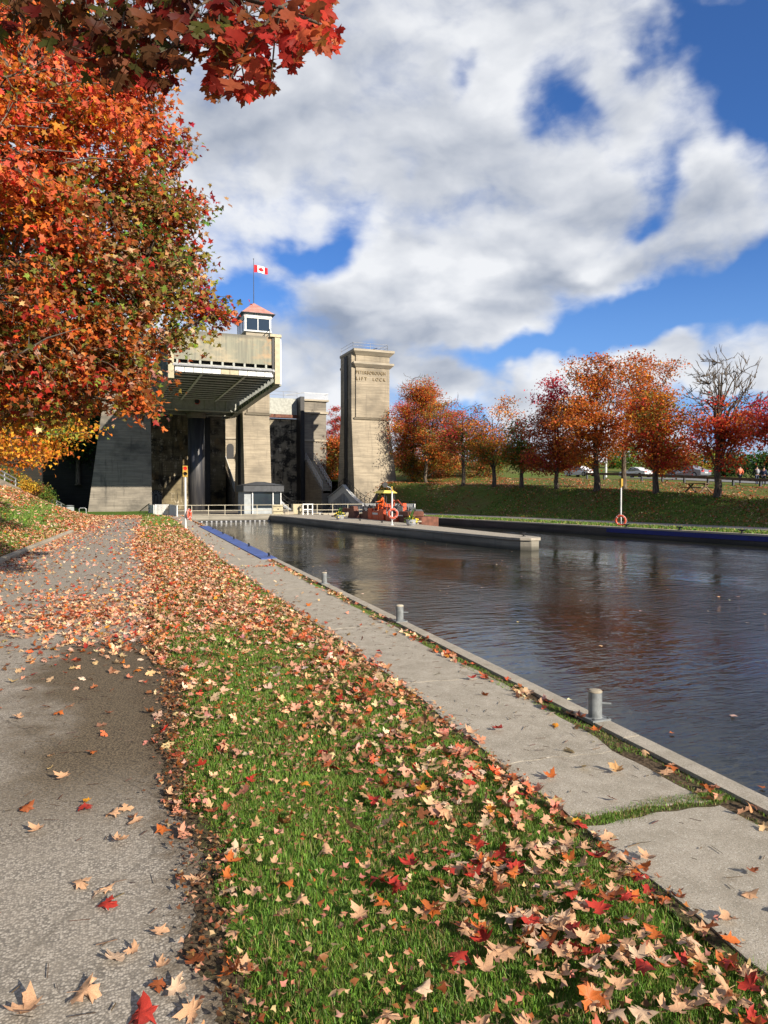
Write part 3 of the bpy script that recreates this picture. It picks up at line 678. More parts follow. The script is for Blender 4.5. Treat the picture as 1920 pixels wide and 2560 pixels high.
for body, z, f0, f1 in (('PETERBOROUGH', 17.2, 0., 1.), ('LIFT', 16.42, .0, .36), ('LOCK', 16.42, .57, 1.)):
    o_, w_ = text_mesh('lettering', body, .60, (xa + (xb - xa) * f0, 85.24, z), (math.pi / 2, 0, 0), M_brass, tr, spacing=1.2 if f1 - f0 > .9 else 1.5); o_.scale = ((xb - xa) * (f1 - f0) / w_, 1, 1)
# flagpole and flag
fp = thing('flagpole', (17.55, 88.05, 25.4), 'thin flagpole with a red and white maple leaf flag on the cabin roof', 'flagpole')
mb = MB(); mb.tube([(17.55, 88.05, 25.35), (17.55, 88.05, 30.9)], [.05, .03], 8); mb.ball((17.55, 88.05, 30.95), .07); mb.build('pole', M_darkgrey, fp)
def flag():
    nx, nz = 24, 12; W, Hh = 1.75, .92
    M_fr = flatm('flag_red', (.62, .01, .02)); M_fw = flatm('flag_white', (.85, .85, .85))
    def surf(u, v):
        dx = u * W * .96; y = .16 * math.sin(u * 7.5 + v * 1.3) * (u * .8 + .2); z = 1. - v * Hh - .28 * u * (1 - v * .55) + .05 * math.sin(u * 6)
        return (17.6 + dx, 88.05 - .3 * u + y, 29.25 + z)
    root = None
    for nm, (u0, u1), m in (('red_band', (0, .25), M_fr), ('white_field', (.25, .75), M_fw), ('red_band', (.75, 1), M_fr)):
        mb = MB(); vs = []; n = 8
        for i in range(n + 1):
            for j in range(nz + 1): vs.append(surf(u0 + (u1 - u0) * i / n, j / nz))
        mb.add(vs, [(i * (nz + 1) + j, (i + 1) * (nz + 1) + j, (i + 1) * (nz + 1) + j + 1, i * (nz + 1) + j + 1) for i in range(n) for j in range(nz)])
        o = mb.build(nm, m, fp, smooth=True)
    L = [(0, .92), (.08, .74), (.19, .80), (.14, .55), (.27, .66), (.31, .60), (.45, .61), (.40, .48), (.46, .43), (.22, .22), (.24, .15), (.03, .18), (.03, 0)]
    pts = L + [(-x, y) for x, y in L[::-1] if x > 0]
    mb = MB()
    for off in (-.02, .02):
        vs = [np.array(surf(.5 + x * .42, .9 - y * .82)) + (0, off, 0) for x, y in pts]; mb.add(vs, [tuple(range(len(vs)))])
    mb.build('maple_emblem', M_fr, fp)
flag()

# raised chamber
ch = thing('lift_chamber', (10.3, 87, 11.6), 'raised grey steel lock chamber held up high between the left and middle towers', 'lift chamber')
cx0, cx1, cy0, cy1 = 5.35, 15.25, 64.6, 97.4
mb = MB(); mb.box(cx0 + .55, cx1 - .62, cy0, cy0 + .12, 13.72, 16.28); mb.build('gate_panel', M_panel, ch)
mb = MB()
for k in range(10): x = cx0 + .8 + k * .98; mb.box(x - .09, x + .09, cy0 + .0, cy0 + .2, 13.38, 13.715)
mb.box(cx0 + .5, cx1 - .6, cy0 + .02, cy0 + .6, 13.30, 13.40); mb.build('bracket', M_girder, ch)
mb = MB(); mb.box(cx0 + .5, cx1 - .6, cy0 + .62, cy0 + .7, 13.3, 16.2); mb.build('backing', M_black, ch)
mb = MB(); mb.box(cx0 + .3, cx1 - .5, cy0 - .14, cy0 + .3, 13.08, 13.30); mb.tube([(cx0 + .4, cy0 - .16, 13.19), (cx1 - .6, cy0 - .16, 13.19)], .11, 8); mb.build('sill_beam', M_galv, ch)
for k in range(11):
    x = cx0 + .62 + k * .79; mb = MB(); mb.box(x, x + .75, cy0 - .05, cy0 + .05, 12.62, 13.06)
    mb.build('fascia_plate', M_cream if k in (5, 6) else M_white, ch)
mb = MB(); mb.box(cx0 + .3, cx1 - .3, cy0 - .01, cy0 + .1, 12.58, 13.07); mb.build('fascia_back', M_black, ch)
mb = MB(); mb.box(cx1 - .5, cx1 - .02, cy0 - .25, cy0 + .25, 12.0, 16.25); mb.box(cx1 - .95, cx1 + .1, cy0 - .32, cy0 + .3, 16.25, 16.5); mb.build('end_post', M_cream, ch)
mb = MB(); mb.box(cx1 - .0, cx1 + .12, cy0 - .15, cy0 + .1, 12.0, 16.1); mb.build('end_post', M_white, ch)
mb = MB(); mb.box(cx1 - .72, cx1 - .52, cy0 - .12, cy0 + .15, 12.9, 16.2); mb.build('seal_channel', M_black, ch)
mb = MB(); mb.box(cx0 + .02, cx0 + .5, cy0 - .2, cy0 + .25, 12.0, 16.25); mb.build('end_post', M_cream, ch)
# sides, deck, soffit grid
for x0_, x1_ in ((cx0, cx0 + .14), (cx1 - .14, cx1)):
    mb = MB(); mb.plateX([(cy0 + .3, 13.3), (cy1, 13.3), (cy1, 16.3), (cy0 + .3, 16.3)], x0_, x1_); mb.build('side_plate', M_girder, ch)
    mb = MB(); mb.plateX([(cy0 + .3, 12.02), (74, 11.95), (84.2, 11.75), (90, 11.6), (96, 12.1), (cy1, 12.2), (cy1, 12.7), (96, 12.6), (84.2, 12.45), (cy0 + .3, 12.5)], x0_, x1_); mb.build('lower_chord', M_girder, ch)
    mb = MB()
    for k in range(21):
        y = cy0 + 1.2 + k * 1.5; xi = x1_ + .12 if x0_ < 8 else x0_ - .12; xo = x0_ - .13 if x0_ < 8 else x1_ + .13
        zb_ = np.interp(y, [64, 74, 84, 90, 96, 104.6], [12.06, 12.0, 11.8, 11.65, 11.95, 12.75])
        mb.box(min(xi, xo), max(xi, xo), y - .04, y + .04, zb_, 16.2)
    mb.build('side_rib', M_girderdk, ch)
    mb = MB(); xm = (x0_ + x1_) / 2; prof = [(64.9, 12.0), (74, 11.93), (84.2, 11.73), (90, 11.58), (97.4, 12.1)]
    for a_, b_ in zip(prof[:-1], prof[1:]): mb.bar((xm, a_[0], a_[1] - .03), (xm, b_[0], b_[1] - .03), .62, .07)
    mb.build('bottom_flange', M_girder, ch)
mb = MB(); mb.box(cx0 + .14, cx1 - .14, cy0 + .7, cy1, 13.35, 13.45); mb.build('deck_plate', M_girderdk, ch)
mb = MB()
for k in range(12):
    y = 66.1 + k * 1.55; mb.box(cx0 + .14, cx1 - .14, y - .03, y + .03, 12.78, 13.34)
for k in range(7):
    y = 86.6 + k * 1.5; mb.box(cx0 + .14, cx1 - .14, y - .03, y + .03, 12.9, 13.34); mb.box(cx0 + .16, cx1 - .16, y - .13, y + .13, 12.85, 12.9)
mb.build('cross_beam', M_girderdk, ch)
mb = MB()
for k in range(12):
    y = 66.1 + k * 1.55; mb.box(cx0 + .16, cx1 - .16, y - .12, y + .12, 12.72, 12.779)
mb.build('beam_flange', M_white, ch)
mb = MB()
for k in range(1, 10):
    x = cx0 + .14 + k * .96; big = k in (3, 7); mb.box(x - .02, x + .02, cy0 + .9, 84.2, 12.86 if not big else 12.70, 13.33)
    
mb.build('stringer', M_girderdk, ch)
mb = MB()
for k in (3, 7): x = cx0 + .14 + k * .96; mb.box(x - .11, x + .11, cy0 + .8, 84.2, 12.64, 12.699)
mb.build('stringer_flange', M_white, ch)
mb = MB(); mb.box(cx0 + .15, cx1 - .15, 84.5, 84.7, 11.65, 13.3); mb.box(cx0 + .15, cx1 - .15, 84.25, 85.0, 11.55, 11.65); mb.box(cx0 + .15, cx1 - .15, 89.2, 89.4, 11.65, 13.3); mb.box(cx0 + .15, cx1 - .15, 88.9, 89.7, 11.55, 11.65)
for x in np.arange(cx0 + .9, cx1 - .5, 1.22): mb.box(x - .05, x + .05, 84.32, 84.5, 11.66, 13.3)
mb.build('main_girder', M_girder, ch)
mb = MB(); mb.tube([(10.2, 84.30, 12.62), (10.2, 84.42, 12.62)], .27, 16); mb.build('port', M_black, ch)
mb = MB(); mb.torus((10.2, 84.42, 12.62), .30, .04, (0, 1, 0)); mb.build('port_rim', M_red, ch)
mb = MB(); rail(mb, [(cx1 - .8, cy0 + .5, 16.3), (cx1 - .8, 72, 16.3)], .8, (.5,), .03, 2.5); mb.build('top_railing', M_darkgrey, ch)
# ram
ram = thing('hydraulic_ram', (10.4, 87, -1.), 'thick black steel ram column standing under the raised chamber', 'ram')
mb = MB(); mb.lathe((10.4, 87, -1), [(.97, 0), (.97, 11.9)], 40); mb.build('column', M_ram, ram, smooth=True)
mb = MB(); mb.lathe((10.4, 87, 10.9), [(1.0, 0), (1.12, .15), (1.2, .45), (1.2, .64)], 20); mb.build('head_collar', M_towerdark, ram)

# breast wall, pit and stair blocks behind
bw = thing('breast_wall', (8, 105.5, 0), 'tall stained concrete breast wall streaked with white lime behind the chambers', 'wall')
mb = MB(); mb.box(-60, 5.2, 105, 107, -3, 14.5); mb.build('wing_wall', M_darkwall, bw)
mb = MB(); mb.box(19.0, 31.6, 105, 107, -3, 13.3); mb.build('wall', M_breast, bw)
mb = MB(); mb.box(5.18, 15.6, 98, 107.1, -3, 13.5); mb.build('stained_wall', M_breastlit, bw)
mb = MB(); mb.box(15.6, 19.0, 105, 107, -3, 16.4); mb.build('centre_wall', M_tower, bw)
mb = MB(); mb.box(19.0, 27.4, 104.6, 104.95, 13.9, 16.3); mb.box(22.9, 23.0, 104.5, 104.6, 13.9, 16.3); mb.build('reach_gate', M_girder, bw)
mb = MB(); mb.box(19.0, 27.4, 104.4, 104.99, 13.35, 13.85); mb.build('rusty_sill', M_rust, bw)
mb = MB(); mb.box(27.3, 27.9, 102.5, 104.9, -3, 16.4); mb.build('seal_pier', M_black, bw)
mb = MB(); mb.box(11.9, 13.2, 95.5, 97.99, -3, 12.0); mb.build('seal_pier', M_black, bw)
mb = MB(); rail(mb, [(19, 105.2, 16.3), (27.5, 105.2, 16.3)], 1.1, (.5,), .03, 2.1); mb.build('upper_railing', M_galv, bw)
mb = MB(); mb.plateY([(5.75, 0)] + [(6.5 + .75 * math.cos(a), 1.75 + .75 * math.sin(a)) for a in np.linspace(math.pi, 0, 12)] + [(7.25, 0)], 97.9, 97.996); d_ = mb.build('arched_doorway', M_black, bw)
mb = MB()
for a in np.linspace(0, math.pi, 9): mb.bar((6.5 + .22 * math.cos(a), 97.87, 1.75 + .22 * math.sin(a)), (6.5 + .7 * math.cos(a), 97.87, 1.75 + .7 * math.sin(a)), .05)
for x in np.linspace(5.85, 7.15, 8): mb.bar((x, 97.87, 0), (x, 97.87, 1.75), .05)
mb.build('door_bars', M_grey, bw)
# pilaster with arched doorway and stair in the middle
def pil(xa, xb, label, ztop, arch, zst, m):
    o = thing('stair_block', ((xa + xb) / 2, 102, 0), label, 'stair block')
    mb = MB(); mb.box(xa, xb, 103, 104.99, 7.0, ztop); mb.build('upper_block', m, o)
    for q_ in ((xa - .12, xb + .35, 102.7, 105, ztop - .25, ztop), (xa - .12, xb + .3, 102.75, 105, ztop - 2.1, ztop - 1.75), (xa - .1, xb + .2, 102.8, 105, 9.85, 10.15)): mb = MB(); mb.box(*q_); mb.build('cornice', M_ledge, o)
    mb = MB(); y1_, y0_ = 103, 94; xs_ = xb if arch else xa + 1.5; mb.plateX([(103, -1), (y0_, -1), (y0_, zst), (102.9, 7.0), (103, 7.0)], xa, xs_); mb.box(xa, xb, 103, 105, -1, 7.0); mb.build('stair_wall', M_towerdark, o); xb0 = xb; xb = xs_
    mb = MB(); n = 22
    for k in range(n):
        y = 102.8 - (102.8 - y0_) * k / n; z = 7.0 - (7.0 - zst) * (k + 1) / n + .18; mb.box(xa + .2, xb - .2, y - (102.8 - y0_) / n, y, z - .5, z)
    mb.build('steps', M_ledge, o)
    ztop = ztop
    if arch:
        xm = (xa + xb) / 2; mb = MB(); mb.plateY([(xm - .5, 7.05)] + [(xm + .5 * math.cos(a), 8.7 + .5 * math.sin(a)) for a in np.linspace(math.pi, 0, 10)] + [(xm + .5, 7.05)], 102.93, 102.995); mb.build('doorway', M_black, o)
        for xx in (xa + .14, xb - .2):
            mb = MB(); mb.plateX([(102.6, 7.2), (102.6, 8.2), (y0_, zst + 1.2), (y0_, zst + .1)], xx, xx + .07); mb.build('stair_parapet', M_white, o)
        mb = MB(); mb.box(xa - .3, xa + .1, 101.5, 102.9, 6.9, 8.6); mb.build('landing_screen', M_white, o)
    else:
        mb = MB(); rail(mb, [(xa + .1, 102.6, 7.1), (xa + .1, y0_, zst + .2)], 1.0, (.3, .6), .035, 1.0); rail(mb, [(xb - .1, 102.6, 7.1), (xb - .1, y0_, zst + .2)], 1.0, (.3, .6), .035, 1.0); mb.build('stair_railing', M_galv, o)
        xb = xb0; mb = MB()
        for x in np.arange(xa + .1, xb + .3, .16): mb.bar((x, 102.9, ztop), (x, 102.9, ztop + .95), .04)
        mb.bar((xa, 102.9, ztop + .95), (xb + .3, 102.9, ztop + .95), .06); mb.bar((xa, 102.9, ztop + .95), (xa - 2.5, 104.8, ztop + .7), .08); mb.bar((xb + .3, 102.9, ztop + .95), (xb + .3, 104.9, ztop + .95), .06)
        mb.build('white_balustrade', M_white, o)
    return o
pil(15.9, 18.2, 'pale pilaster with dark arched doorway and white sided steps behind the middle tower', 15.2, True, 2.2, M_tower)
pil(28.0, 31.4, 'shade darkened pilaster with white balustrade and long sloping stair beside the right channel', 16.1, False, 2.4, M_towershade)

# lowered chamber on the right: peaked white side plates with radial ribs
lc = thing('lift_chamber', (24, 84, 0), 'lowered lock chamber with white peaked side plates and curved railings left of the lettered tower', 'lift chamber')
def peak_z(y, yc=87.3, top=3.0): u = abs(y - yc) / (11.8 if y < yc else 18.5); return top * max(0, 1 - u) ** 1.75 + .12
for xx, m in ((29.0, M_white), (19.25, M_white)):
    ysx = np.concatenate([np.linspace(65.2, 87.3, 26), np.linspace(87.8, 103.5, 18)])
    mb = MB(); vs = []; 
    for y in ysx: vs += [(xx - .06, y, peak_z(y)), (xx + .06, y, peak_z(y)), (xx + .06, y, max(-.4, peak_z(y) - 1.0)), (xx - .06, y, max(-.4, peak_z(y) - 1.0))]
    n = len(ysx); mb.add(vs, [(4 * i + k, 4 * i + (k + 1) % 4, 4 * i + 4 + (k + 1) % 4, 4 * i + 4 + k) for i in range(n - 1) for k in range(4)] + [(0, 1, 2, 3), (4 * n - 4, 4 * n - 3, 4 * n - 2, 4 * n - 1)]); mb.build('peaked_side_plate', m, lc)
    mb = MB(); 
    for y in ysx: pass
    top_ = [(xx, y, peak_z(y) + .02) for y in ysx]
    for a_, b_ in zip(top_[:-1], top_[1:]): mb.bar(a_, b_, .5, .06)
    mb.build('walkway', M_white, lc)
    mb = MB()
    for k in range(-9, 10):
        yb = 87.3 + k * .78; yt = 87.3 + k * .52; zt = max(.2, peak_z(yt) - .9)
        if zt > .25: mb.bar((xx, yb, -.4), (xx, yt, zt), .07, .16)
    mb.build('radial_rib', m, lc)
    mb = MB(); mb.plateX([(76.5, -.4), (79.8, .1), (83, .9), (86, 1.9), (88.6, 1.9), (92, .9), (96, .1), (99, -.4)], xx + .1, xx + .13); mb.build('back_plate', M_black, lc)
    mb = MB(); pts = [(xx + .2, y, peak_z(y) + .05) for y in np.concatenate([np.linspace(65.2, 87.3, 16), np.linspace(88, 103.5, 10)])]; rail(mb, pts, 1.0, (.5,), .03, 1.6); mb.build('curved_railing', M_black, lc)
mb = MB(); mb.box(19.3, 28.9, 64.2, 64.5, -1.5, -.1); mb.box(19.3, 28.9, 64.2, 64.8, -.1, .12); mb.build('end_gate', M_ledge, lc)
mb = MB(); mb.add([(19.3, 64.6, -.3), (28.95, 64.6, -.3), (28.95, 104.9, -.3), (19.3, 104.9, -.3)], [(0, 1, 2, 3)]); mb.build('chamber_water', M_water, lc)
# dark pit floors
mb = MB(); mb.box(5.25, 15.6, 64.0, 105, -1.0, -.08); struct(mb.build('pit_floor', M_towerdark))
mb = MB(); mb.box(15.2, 19.2, 63.2, 105, -1.0, -.03); mb.box(29.1, 36.5, 63.9, 105, -1.0, -.02); struct(mb.build('lock_pavement', M_slab))
# left gate: concrete sill with railing across the near channel
lg = thing('lock_gate', (10.3, 63.2, 0), 'concrete lock gate sill with cream railing across the left channel', 'lock gate')
mb = MB(); mb.box(6.3, 14.6, 62.9, 64.0, -.40, .02); mb.build('sill', M_pier, lg)
mb = MB(); mb.box(6.3, 14.6, 62.86, 62.9, -.62, -.401)
mb.build('rubber_seal', M_black, lg)
mb = MB()
for x in np.arange(6.6, 14.5, .42): mb.box(x, x + .14, 62.80, 62.858, -.52, -.44)
mb.build('fender_block', M_galv, lg)
mb = MB(); rail(mb, [(5.7, 63.0, .03), (15.6, 63.0, .03)], .9, (.48, .06), .026, 1.42); mb.build('railing', M_railcream, lg)

# ---------------------------------------------------------------- operator booth, cabinets, gates, fences
bt = thing('control_booth', (14.6, 69.5, 0), 'small glass fronted operator booth with grey hipped roof at the middle tower foot', 'booth')
mb = MB(); mb.box(12.6, 13.35, 68.2, 71.5, 0, 2.15); mb.box(13.35, 16.1, 70.5, 71.5, 0, 2.15); mb.box(13.4, 16.1, 68.05, 68.2, 0, .55); mb.build('wall', M_grey, bt)
mb = MB()
for x in (13.36, 15.35, 16.12): mb.box(x - .05, x + .05, 67.98, 68.2, 0, 2.15)
mb.build('post', M_white, bt)
mb = MB(); mb.box(13.42, 16.1, 68.12, 70.4, .56, 2.12); mb.build('glass', M_glass, bt)
mb = MB(); mb.box(12.45, 16.35, 67.7, 71.8, 2.15, 2.75); mb.add([(12.4, 67.6, 2.752), (16.4, 67.6, 2.752), (16.4, 71.9, 2.752), (12.4, 71.9, 2.752), (14.0, 69.7, 3.12), (14.9, 69.7, 3.12)], [(0, 1, 5, 4), (1, 2, 5), (2, 3, 4, 5), (3, 0, 4), (3, 2, 1, 0)]); mb.build('roof', M_darkgrey, bt)

def slat_fence(name, pts, h, label, cat, m=M_white, gap=.11, group=None, solid=None):
    o = thing(name, pts[0], label, cat, group); mb = MB(); fr = MB()
    for a, b in zip(pts[:-1], pts[1:]):
        a = np.array(a, float); b = np.array(b, float); L = np.linalg.norm(b - a); n = int(L / gap)
        for i in range(n + 1): p = a + (b - a) * i / max(n, 1); mb.bar(p + (0, 0, .06), p + (0, 0, h - .03), gap * .62, .015)
        for z in (.08, h): fr.bar(a + (0, 0, z), b + (0, 0, z), .045)
        for p in (a, b): fr.bar(p, p + (0, 0, h + .02), .09)
    mb.build('slats', m, o); fr.build('frame', m, o); return o
def g3(x, y): p = G(x, y); return (p[0], p[1], 0.)
slat_fence('slatted_gate', [g3(389, 1288), g3(424, 1288), g3(443, 1292)], .95, 'white slatted gate panels at the end of the near walk', 'gate')
slat_fence('slatted_gate', [g3(372, 1283), g3(385, 1285)], .85, 'short white slatted gate leaf against the left tower', 'gate')
slat_fence('slatted_fence', [(21.8, 60.2, 0), (24.75, 55.4, 0)], 1.05, 'white slatted fence panel where the far canal wall begins', 'fence')
o = thing('railing', (20, 63, 0), 'cream two bar railing across the mouth of the lowered chamber', 'railing')
mb = MB(); rail(mb, [(17.0, 63.6, .05), (27.5, 63.6, .05)], .9, (.42, .06), .03, 1.5); mb.build('rails', M_railcream, o)
o = thing('steps_railing', g3(355, 1281), 'dark metal handrail climbing beside the left tower foot', 'handrail')
p0 = np.array(g3(350, 1281)); p1 = np.array(g3(374, 1284)); mb = MB(); mb.bar(p0 + (0, 0, .15), p1 + (0, 0, 1.0), .06)
for k in range(9): q = p0 + (p1 - p0) * k / 8; mb.bar(q, q + (0, 0, .12 + .85 * k / 8), .03)
mb.build('bars', M_black, o)
def cabinet(x, y, w, h, d, label, m):
    o = thing('control_cabinet', (x, y, 0), label, 'cabinet'); mb = MB(); mb.box(x - w / 2, x + w / 2, y, y + d, .03, h); mb.build('housing', m, o, bevel=.02)
    mb = MB(); mb.box(x - w / 2 + .08, x + w / 2 - .08, y - .02, y - .002, .1, h - .1); mb.build('door', m, o); mb = MB(); mb.tube([(x, y - .05, h * .55), (x, y - .021, h * .55)], .08, 8); mb.build('lock_plate', M_black, o); return o
P_ = G(768, 1289); cabinet(P_[0], 63.9, .95, .98, .7, 'cream equipment cabinet with a round black port, right of the low block', M_cream)
P_ = G(704, 1288); cabinet(P_[0] - .2, 63.3, .9, .95, .6, 'cream equipment cabinet with dark doors at the end of the sill railing', M_cream)
o = thing('meter_post', (17.55, 63.6, 0), 'white double framed post left of the far railing', 'post')
mb = MB(); 
for x in (17.0, 17.45, 17.9): mb.box(x, x + .1, 63.2, 63.3, 0, 1.0)
mb.box(17.0, 18.0, 63.18, 63.32, .92, 1.02); mb.box(17.0, 18.0, 63.18, 63.32, .45, .53); mb.build('frame', M_white, o)
P_ = G(727, 1288); o = thing('concrete_block', (P_[0], 63.3, 0), 'low cream concrete block between the two cabinets', 'block'); mb = MB(); mb.box(P_[0] - .55, P_[0] + .55, 63.5, 64.1, 0, .3); mb.build('block', M_ledge, o, bevel=.03)

# ---------------------------------------------------------------- left ramp railing, bin
rp = thing('ramp_railing', PD(0, 1200, 45), 'grey double railing following the sloping ramp up to the left', 'railing')
r0 = G(163, 1277, 0); r1 = PD(0, 1200, 45); r2 = r1 + (r1 - r0) * .6; mb = MB()
for f in (.62, .34): mb.bar(r0 + (0, 0, f), r2 + (0, 0, f), .06, .10)
mb.build('rails', M_galv, rp)
for k in range(16):
    q = r0 + (r2 - r0) * (k / 15.); mb = MB(); mb.bar(q, q + (0, 0, .66), .07); mb.build('post', M_galv, rp)
mb = MB(); mb.hexa([r0 + (-.25, 0, -.4), r0 + (.15, 0, -.4), r2 + (.15, 0, -.6), r2 + (-.25, 0, -.6)], [r0 + (-.25, 0, .02), r0 + (.15, 0, .02), r2 + (.15, 0, .02), r2 + (-.25, 0, .02)]); mb.build('ramp_edge', M_ledge, rp)
bp = G(175, 1287); o = thing('litter_bin', (bp[0], bp[1], 0), 'round grey litter bin with flat lid beside the path', 'bin')
mb = MB(); mb.lathe((bp[0], bp[1], 0), [(.27, 0), (.30, .05), (.31, .72), (.29, .74)], 20)
for k in range(20): a = 2 * math.pi * k / 20; mb.bar((bp[0] + .32 * math.cos(a), bp[1] + .32 * math.sin(a), .05), (bp[0] + .32 * math.cos(a), bp[1] + .32 * math.sin(a), .7), .05)
mb.build('body', M_grey, o); mb = MB(); mb.lathe((bp[0], bp[1], .80), [(.36, 0), (.38, .03), (.2, .08)], 20); mb.tube([(bp[0] - .25, bp[1], .7), (bp[0] - .25, bp[1], .82)], .02, 6); mb.tube([(bp[0] + .25, bp[1], .7), (bp[0] + .25, bp[1], .82)], .02, 6); mb.build('lid', M_galv, o)
q = bp + np.array([.75, .9, 0]); o = thing('bike_rack', (q[0], q[1], 0), 'low bent tube rack just behind the litter bin', 'rack'); mb = MB(); mb.tube([q, q + (0, 0, .5), q + (.1, 0, .6), q + (.5, 0, .6), q + (.6, 0, .5), q + (.6, 0, 0)], .035, 8); mb.build('hoop', M_galv, o)

# ---------------------------------------------------------------- bollards, cleats, signals, life rings
def bollard(x, y, z0, label):
    o = thing('bollard', (x, y, z0), label, 'bollard', 'grey mooring bollards on the near coping')
    mb = MB(); mb.box(x - .085, x + .085, y - .085, y + .085, z0, z0 + .014)
    b = mb.build('base_plate', M_bollard, o)
    mb = MB(); mb.lathe((x, y, z0 + .014), [(.056, 0), (.052, .006), (.052, .2)], 28); mb.build('post', M_bollard, o, smooth=False)
    vs = MB(); vs.lathe((x, y, z0 + .2), [(.054, .012), (.054, .018), (.045, .028), (.02, .033)], 24); vs.build('concrete_fill', M_fill, o)
    d = np.array([.62, -.45, 0]); d /= np.linalg.norm(d); p = np.array([x, y, z0 + .125]); e = MB()
    e.tube([p + d * .045, p + d * .12], .009, 8); e.build('rope_pin', M_bollard, o)
    e = MB()
    for s in (1,-1): e.tube([(x + s * .068, y - .068, z0 + .014), (x + s * .068, y - .068, z0 + .026)], .01, 6)
    e.build('bolt', M_darkgrey, o); return o
M_fill = concrete('pebbly_fill', (.42, .37, .28), (.20, .17, .13), stain=.8, boards=0, scale=40)
for (px, py), lb in zip(((1484, 1797), (1001, 1553), (814, 1459)), ('nearest and largest grey bollard, with a stub pin over the water', 'grey bollard second from the viewer along the coping', 'farthest and smallest grey bollard before the blue mooring edge')):
    p = G(px, py, .048); y = p[1]; bollard(kerb_x(y) - .08, y, .048, lb)
def cleat(x, y, z0, ang, label, group, s=1.):
    o = thing('mooring_cleat', (x, y, z0), label, 'cleat', group); d = np.array([math.cos(ang), math.sin(ang), 0]) * s; p = np.array([x, y, z0])
    mb = MB(); mb.box(x - .06 * s, x + .06 * s, y - .06 * s, y + .06 * s, z0, z0 + .02 * s); mb.tube([p, p + (0, 0, .1 * s)], .035 * s, 8)
    mb.tube([p - d * .15 + (0, 0, .13 * s), p - d * .05 + (0, 0, .105 * s), p + d * .05 + (0, 0, .105 * s), p + d * .15 + (0, 0, .13 * s)], [.018 * s, .03 * s, .03 * s, .018 * s], 8)
    mb.build('horns', M_black, o); return o
cl_lab = ['black cleat at the far end of the blue mooring edge', 'black cleat second from the far end of the blue edge', 'black cleat in the middle of the blue mooring edge', 'black cleat second nearest on the blue mooring edge', 'black cleat at the near end of the blue mooring edge']
for (px, py), lb in zip(((530, 1323), (553, 1335), (581, 1348), (620, 1366), (672, 1391)), cl_lab):
    p = G(px, py, .05); cleat(kerb_x(p[1]) - .1, p[1], .05, 1.6, lb, 'cleats on the blue mooring edge', .8)
for (px, py), lb in zip(((900, 1302), (955, 1307), (1309, 1341)), ('black cleat on the pier left of the orange dredge', 'black cleat on the pier left of the signal pole', 'black cleat near the rounded nose of the pier')):
    p = G(px, py, 0); cleat(p[0], p[1], 0., .4, lb, 'cleats on the pier', 1.15)
for (px, py), lb in zip(((1533, 1320), (1671, 1327), (1834, 1335)), ('dark cleat on the far coping near the signal pole', 'dark cleat midway along the far blue band', 'dark cleat on the far coping at the right edge')):
    p = G(px, py, 0); s_ = (p[:2] - A2) @ US; q = fb(s_, .12); cleat(q[0], q[1], .02, 1.7, lb, 'cleats on the far coping', 1.3)

def signal(p, h, face, label, lit, r=.055, head=1.):
    """pole with a two-lens signal head; face = unit vector the lenses look along"""
    p = np.array(p, float); o = thing('signal_pole', p, label, 'signal pole'); f = np.array(face, float); f /= np.linalg.norm(f); s = np.array([-f[1], f[0], 0])
    mb = MB(); mb.tube([p, p + (0, 0, h - .55)], r, 12); mb.lathe(p, [(.12, 0), (.12, .03), (.07, .04)], 12); mb.build('pole', M_white, o)
    c = p + (0, 0, h - .3); mb = MB(); w, dp, hh = .125 * head, .09 * head, .29 * head
    mb.hexa([c + s * a * w + f * b * dp - (0, 0, hh) for a, b in ((-1, -1), (1, -1), (1, 1), (-1, 1))], [c + s * a * w + f * b * dp + (0, 0, hh) for a, b in ((-1, -1), (1, -1), (1, 1), (-1, 1))])
    mb.tube([c - (0, 0, hh), c - (0, 0, hh + .1)], .05, 8); mb.build('signal_head', M_yellow, o)
    for z, m in ((.14, M_redlamp if lit else M_red), (-.14, M_black)) if head > .9 else ():
        q = c + f * dp + (0, 0, z); mb = MB(); mb.tube([q, q + f * .012, q + f * .03], [.095, .085, .03], 14); mb.build('lens', m, o)
        mb = MB(); n = 12; vs = []
        for k in range(n + 1):
            a = math.pi * (.0 + k / n); d = math.cos(a) * s + np.array([0, 0, math.sin(a)]); vs += [q + d * .11, q + d * .11 + f * .16]
        mb.add(vs, [(2 * i, 2 * i + 2, 2 * i + 3, 2 * i + 1) for i in range(n)]); mb.build('visor', M_yellow, o)
    return o
def ring(c, axis, label, R=.26):
    o = thing('life_ring', c, label, 'life ring'); mb = MB(); mb.torus(c, R, .065, axis); mb.build('ring', M_orangering, o, smooth=True)
    ax = np.array(axis, float); ax /= np.linalg.norm(ax); u = np.cross(ax, (0, 0, 1.)); u /= np.linalg.norm(u); w = np.cross(ax, u); mb = MB()
    for k in range(4):
        a = math.pi / 4 + k * math.pi / 2; d = math.cos(a) * u + math.sin(a) * w; e = -math.sin(a) * u + math.cos(a) * w
        q = np.array(c) + d * R; mb.torus(q, .068, .012, e, 12, 6)
    n = 20; mb.tube([np.array(c) + (math.cos(2 * math.pi * k / n) * u + math.sin(2 * math.pi * k / n) * w) * (R + .075 + .02 * math.cos(4 * 2 * math.pi * k / n)) for k in range(n + 1)], .008, 5)
    mb.build('rope', M_white, o); return o
M_orangering = paint('ring_orange', (.52, .075, .035), .5, var=.12, dirt_amt=.1)
tlp = G(464, 1323); signal(tlp, 3.36, -fw * (1, 1, 0) + rt * .25, 'white signal pole with lit red lamp standing on the near walk', True)
ring(tlp + rt * .2 + np.array([.0, .12, .78]), rt * .35 - fw * (1, 1, 0) * .06 + rt * .6, 'red and white life ring hung edge on from the near signal pole', .24)
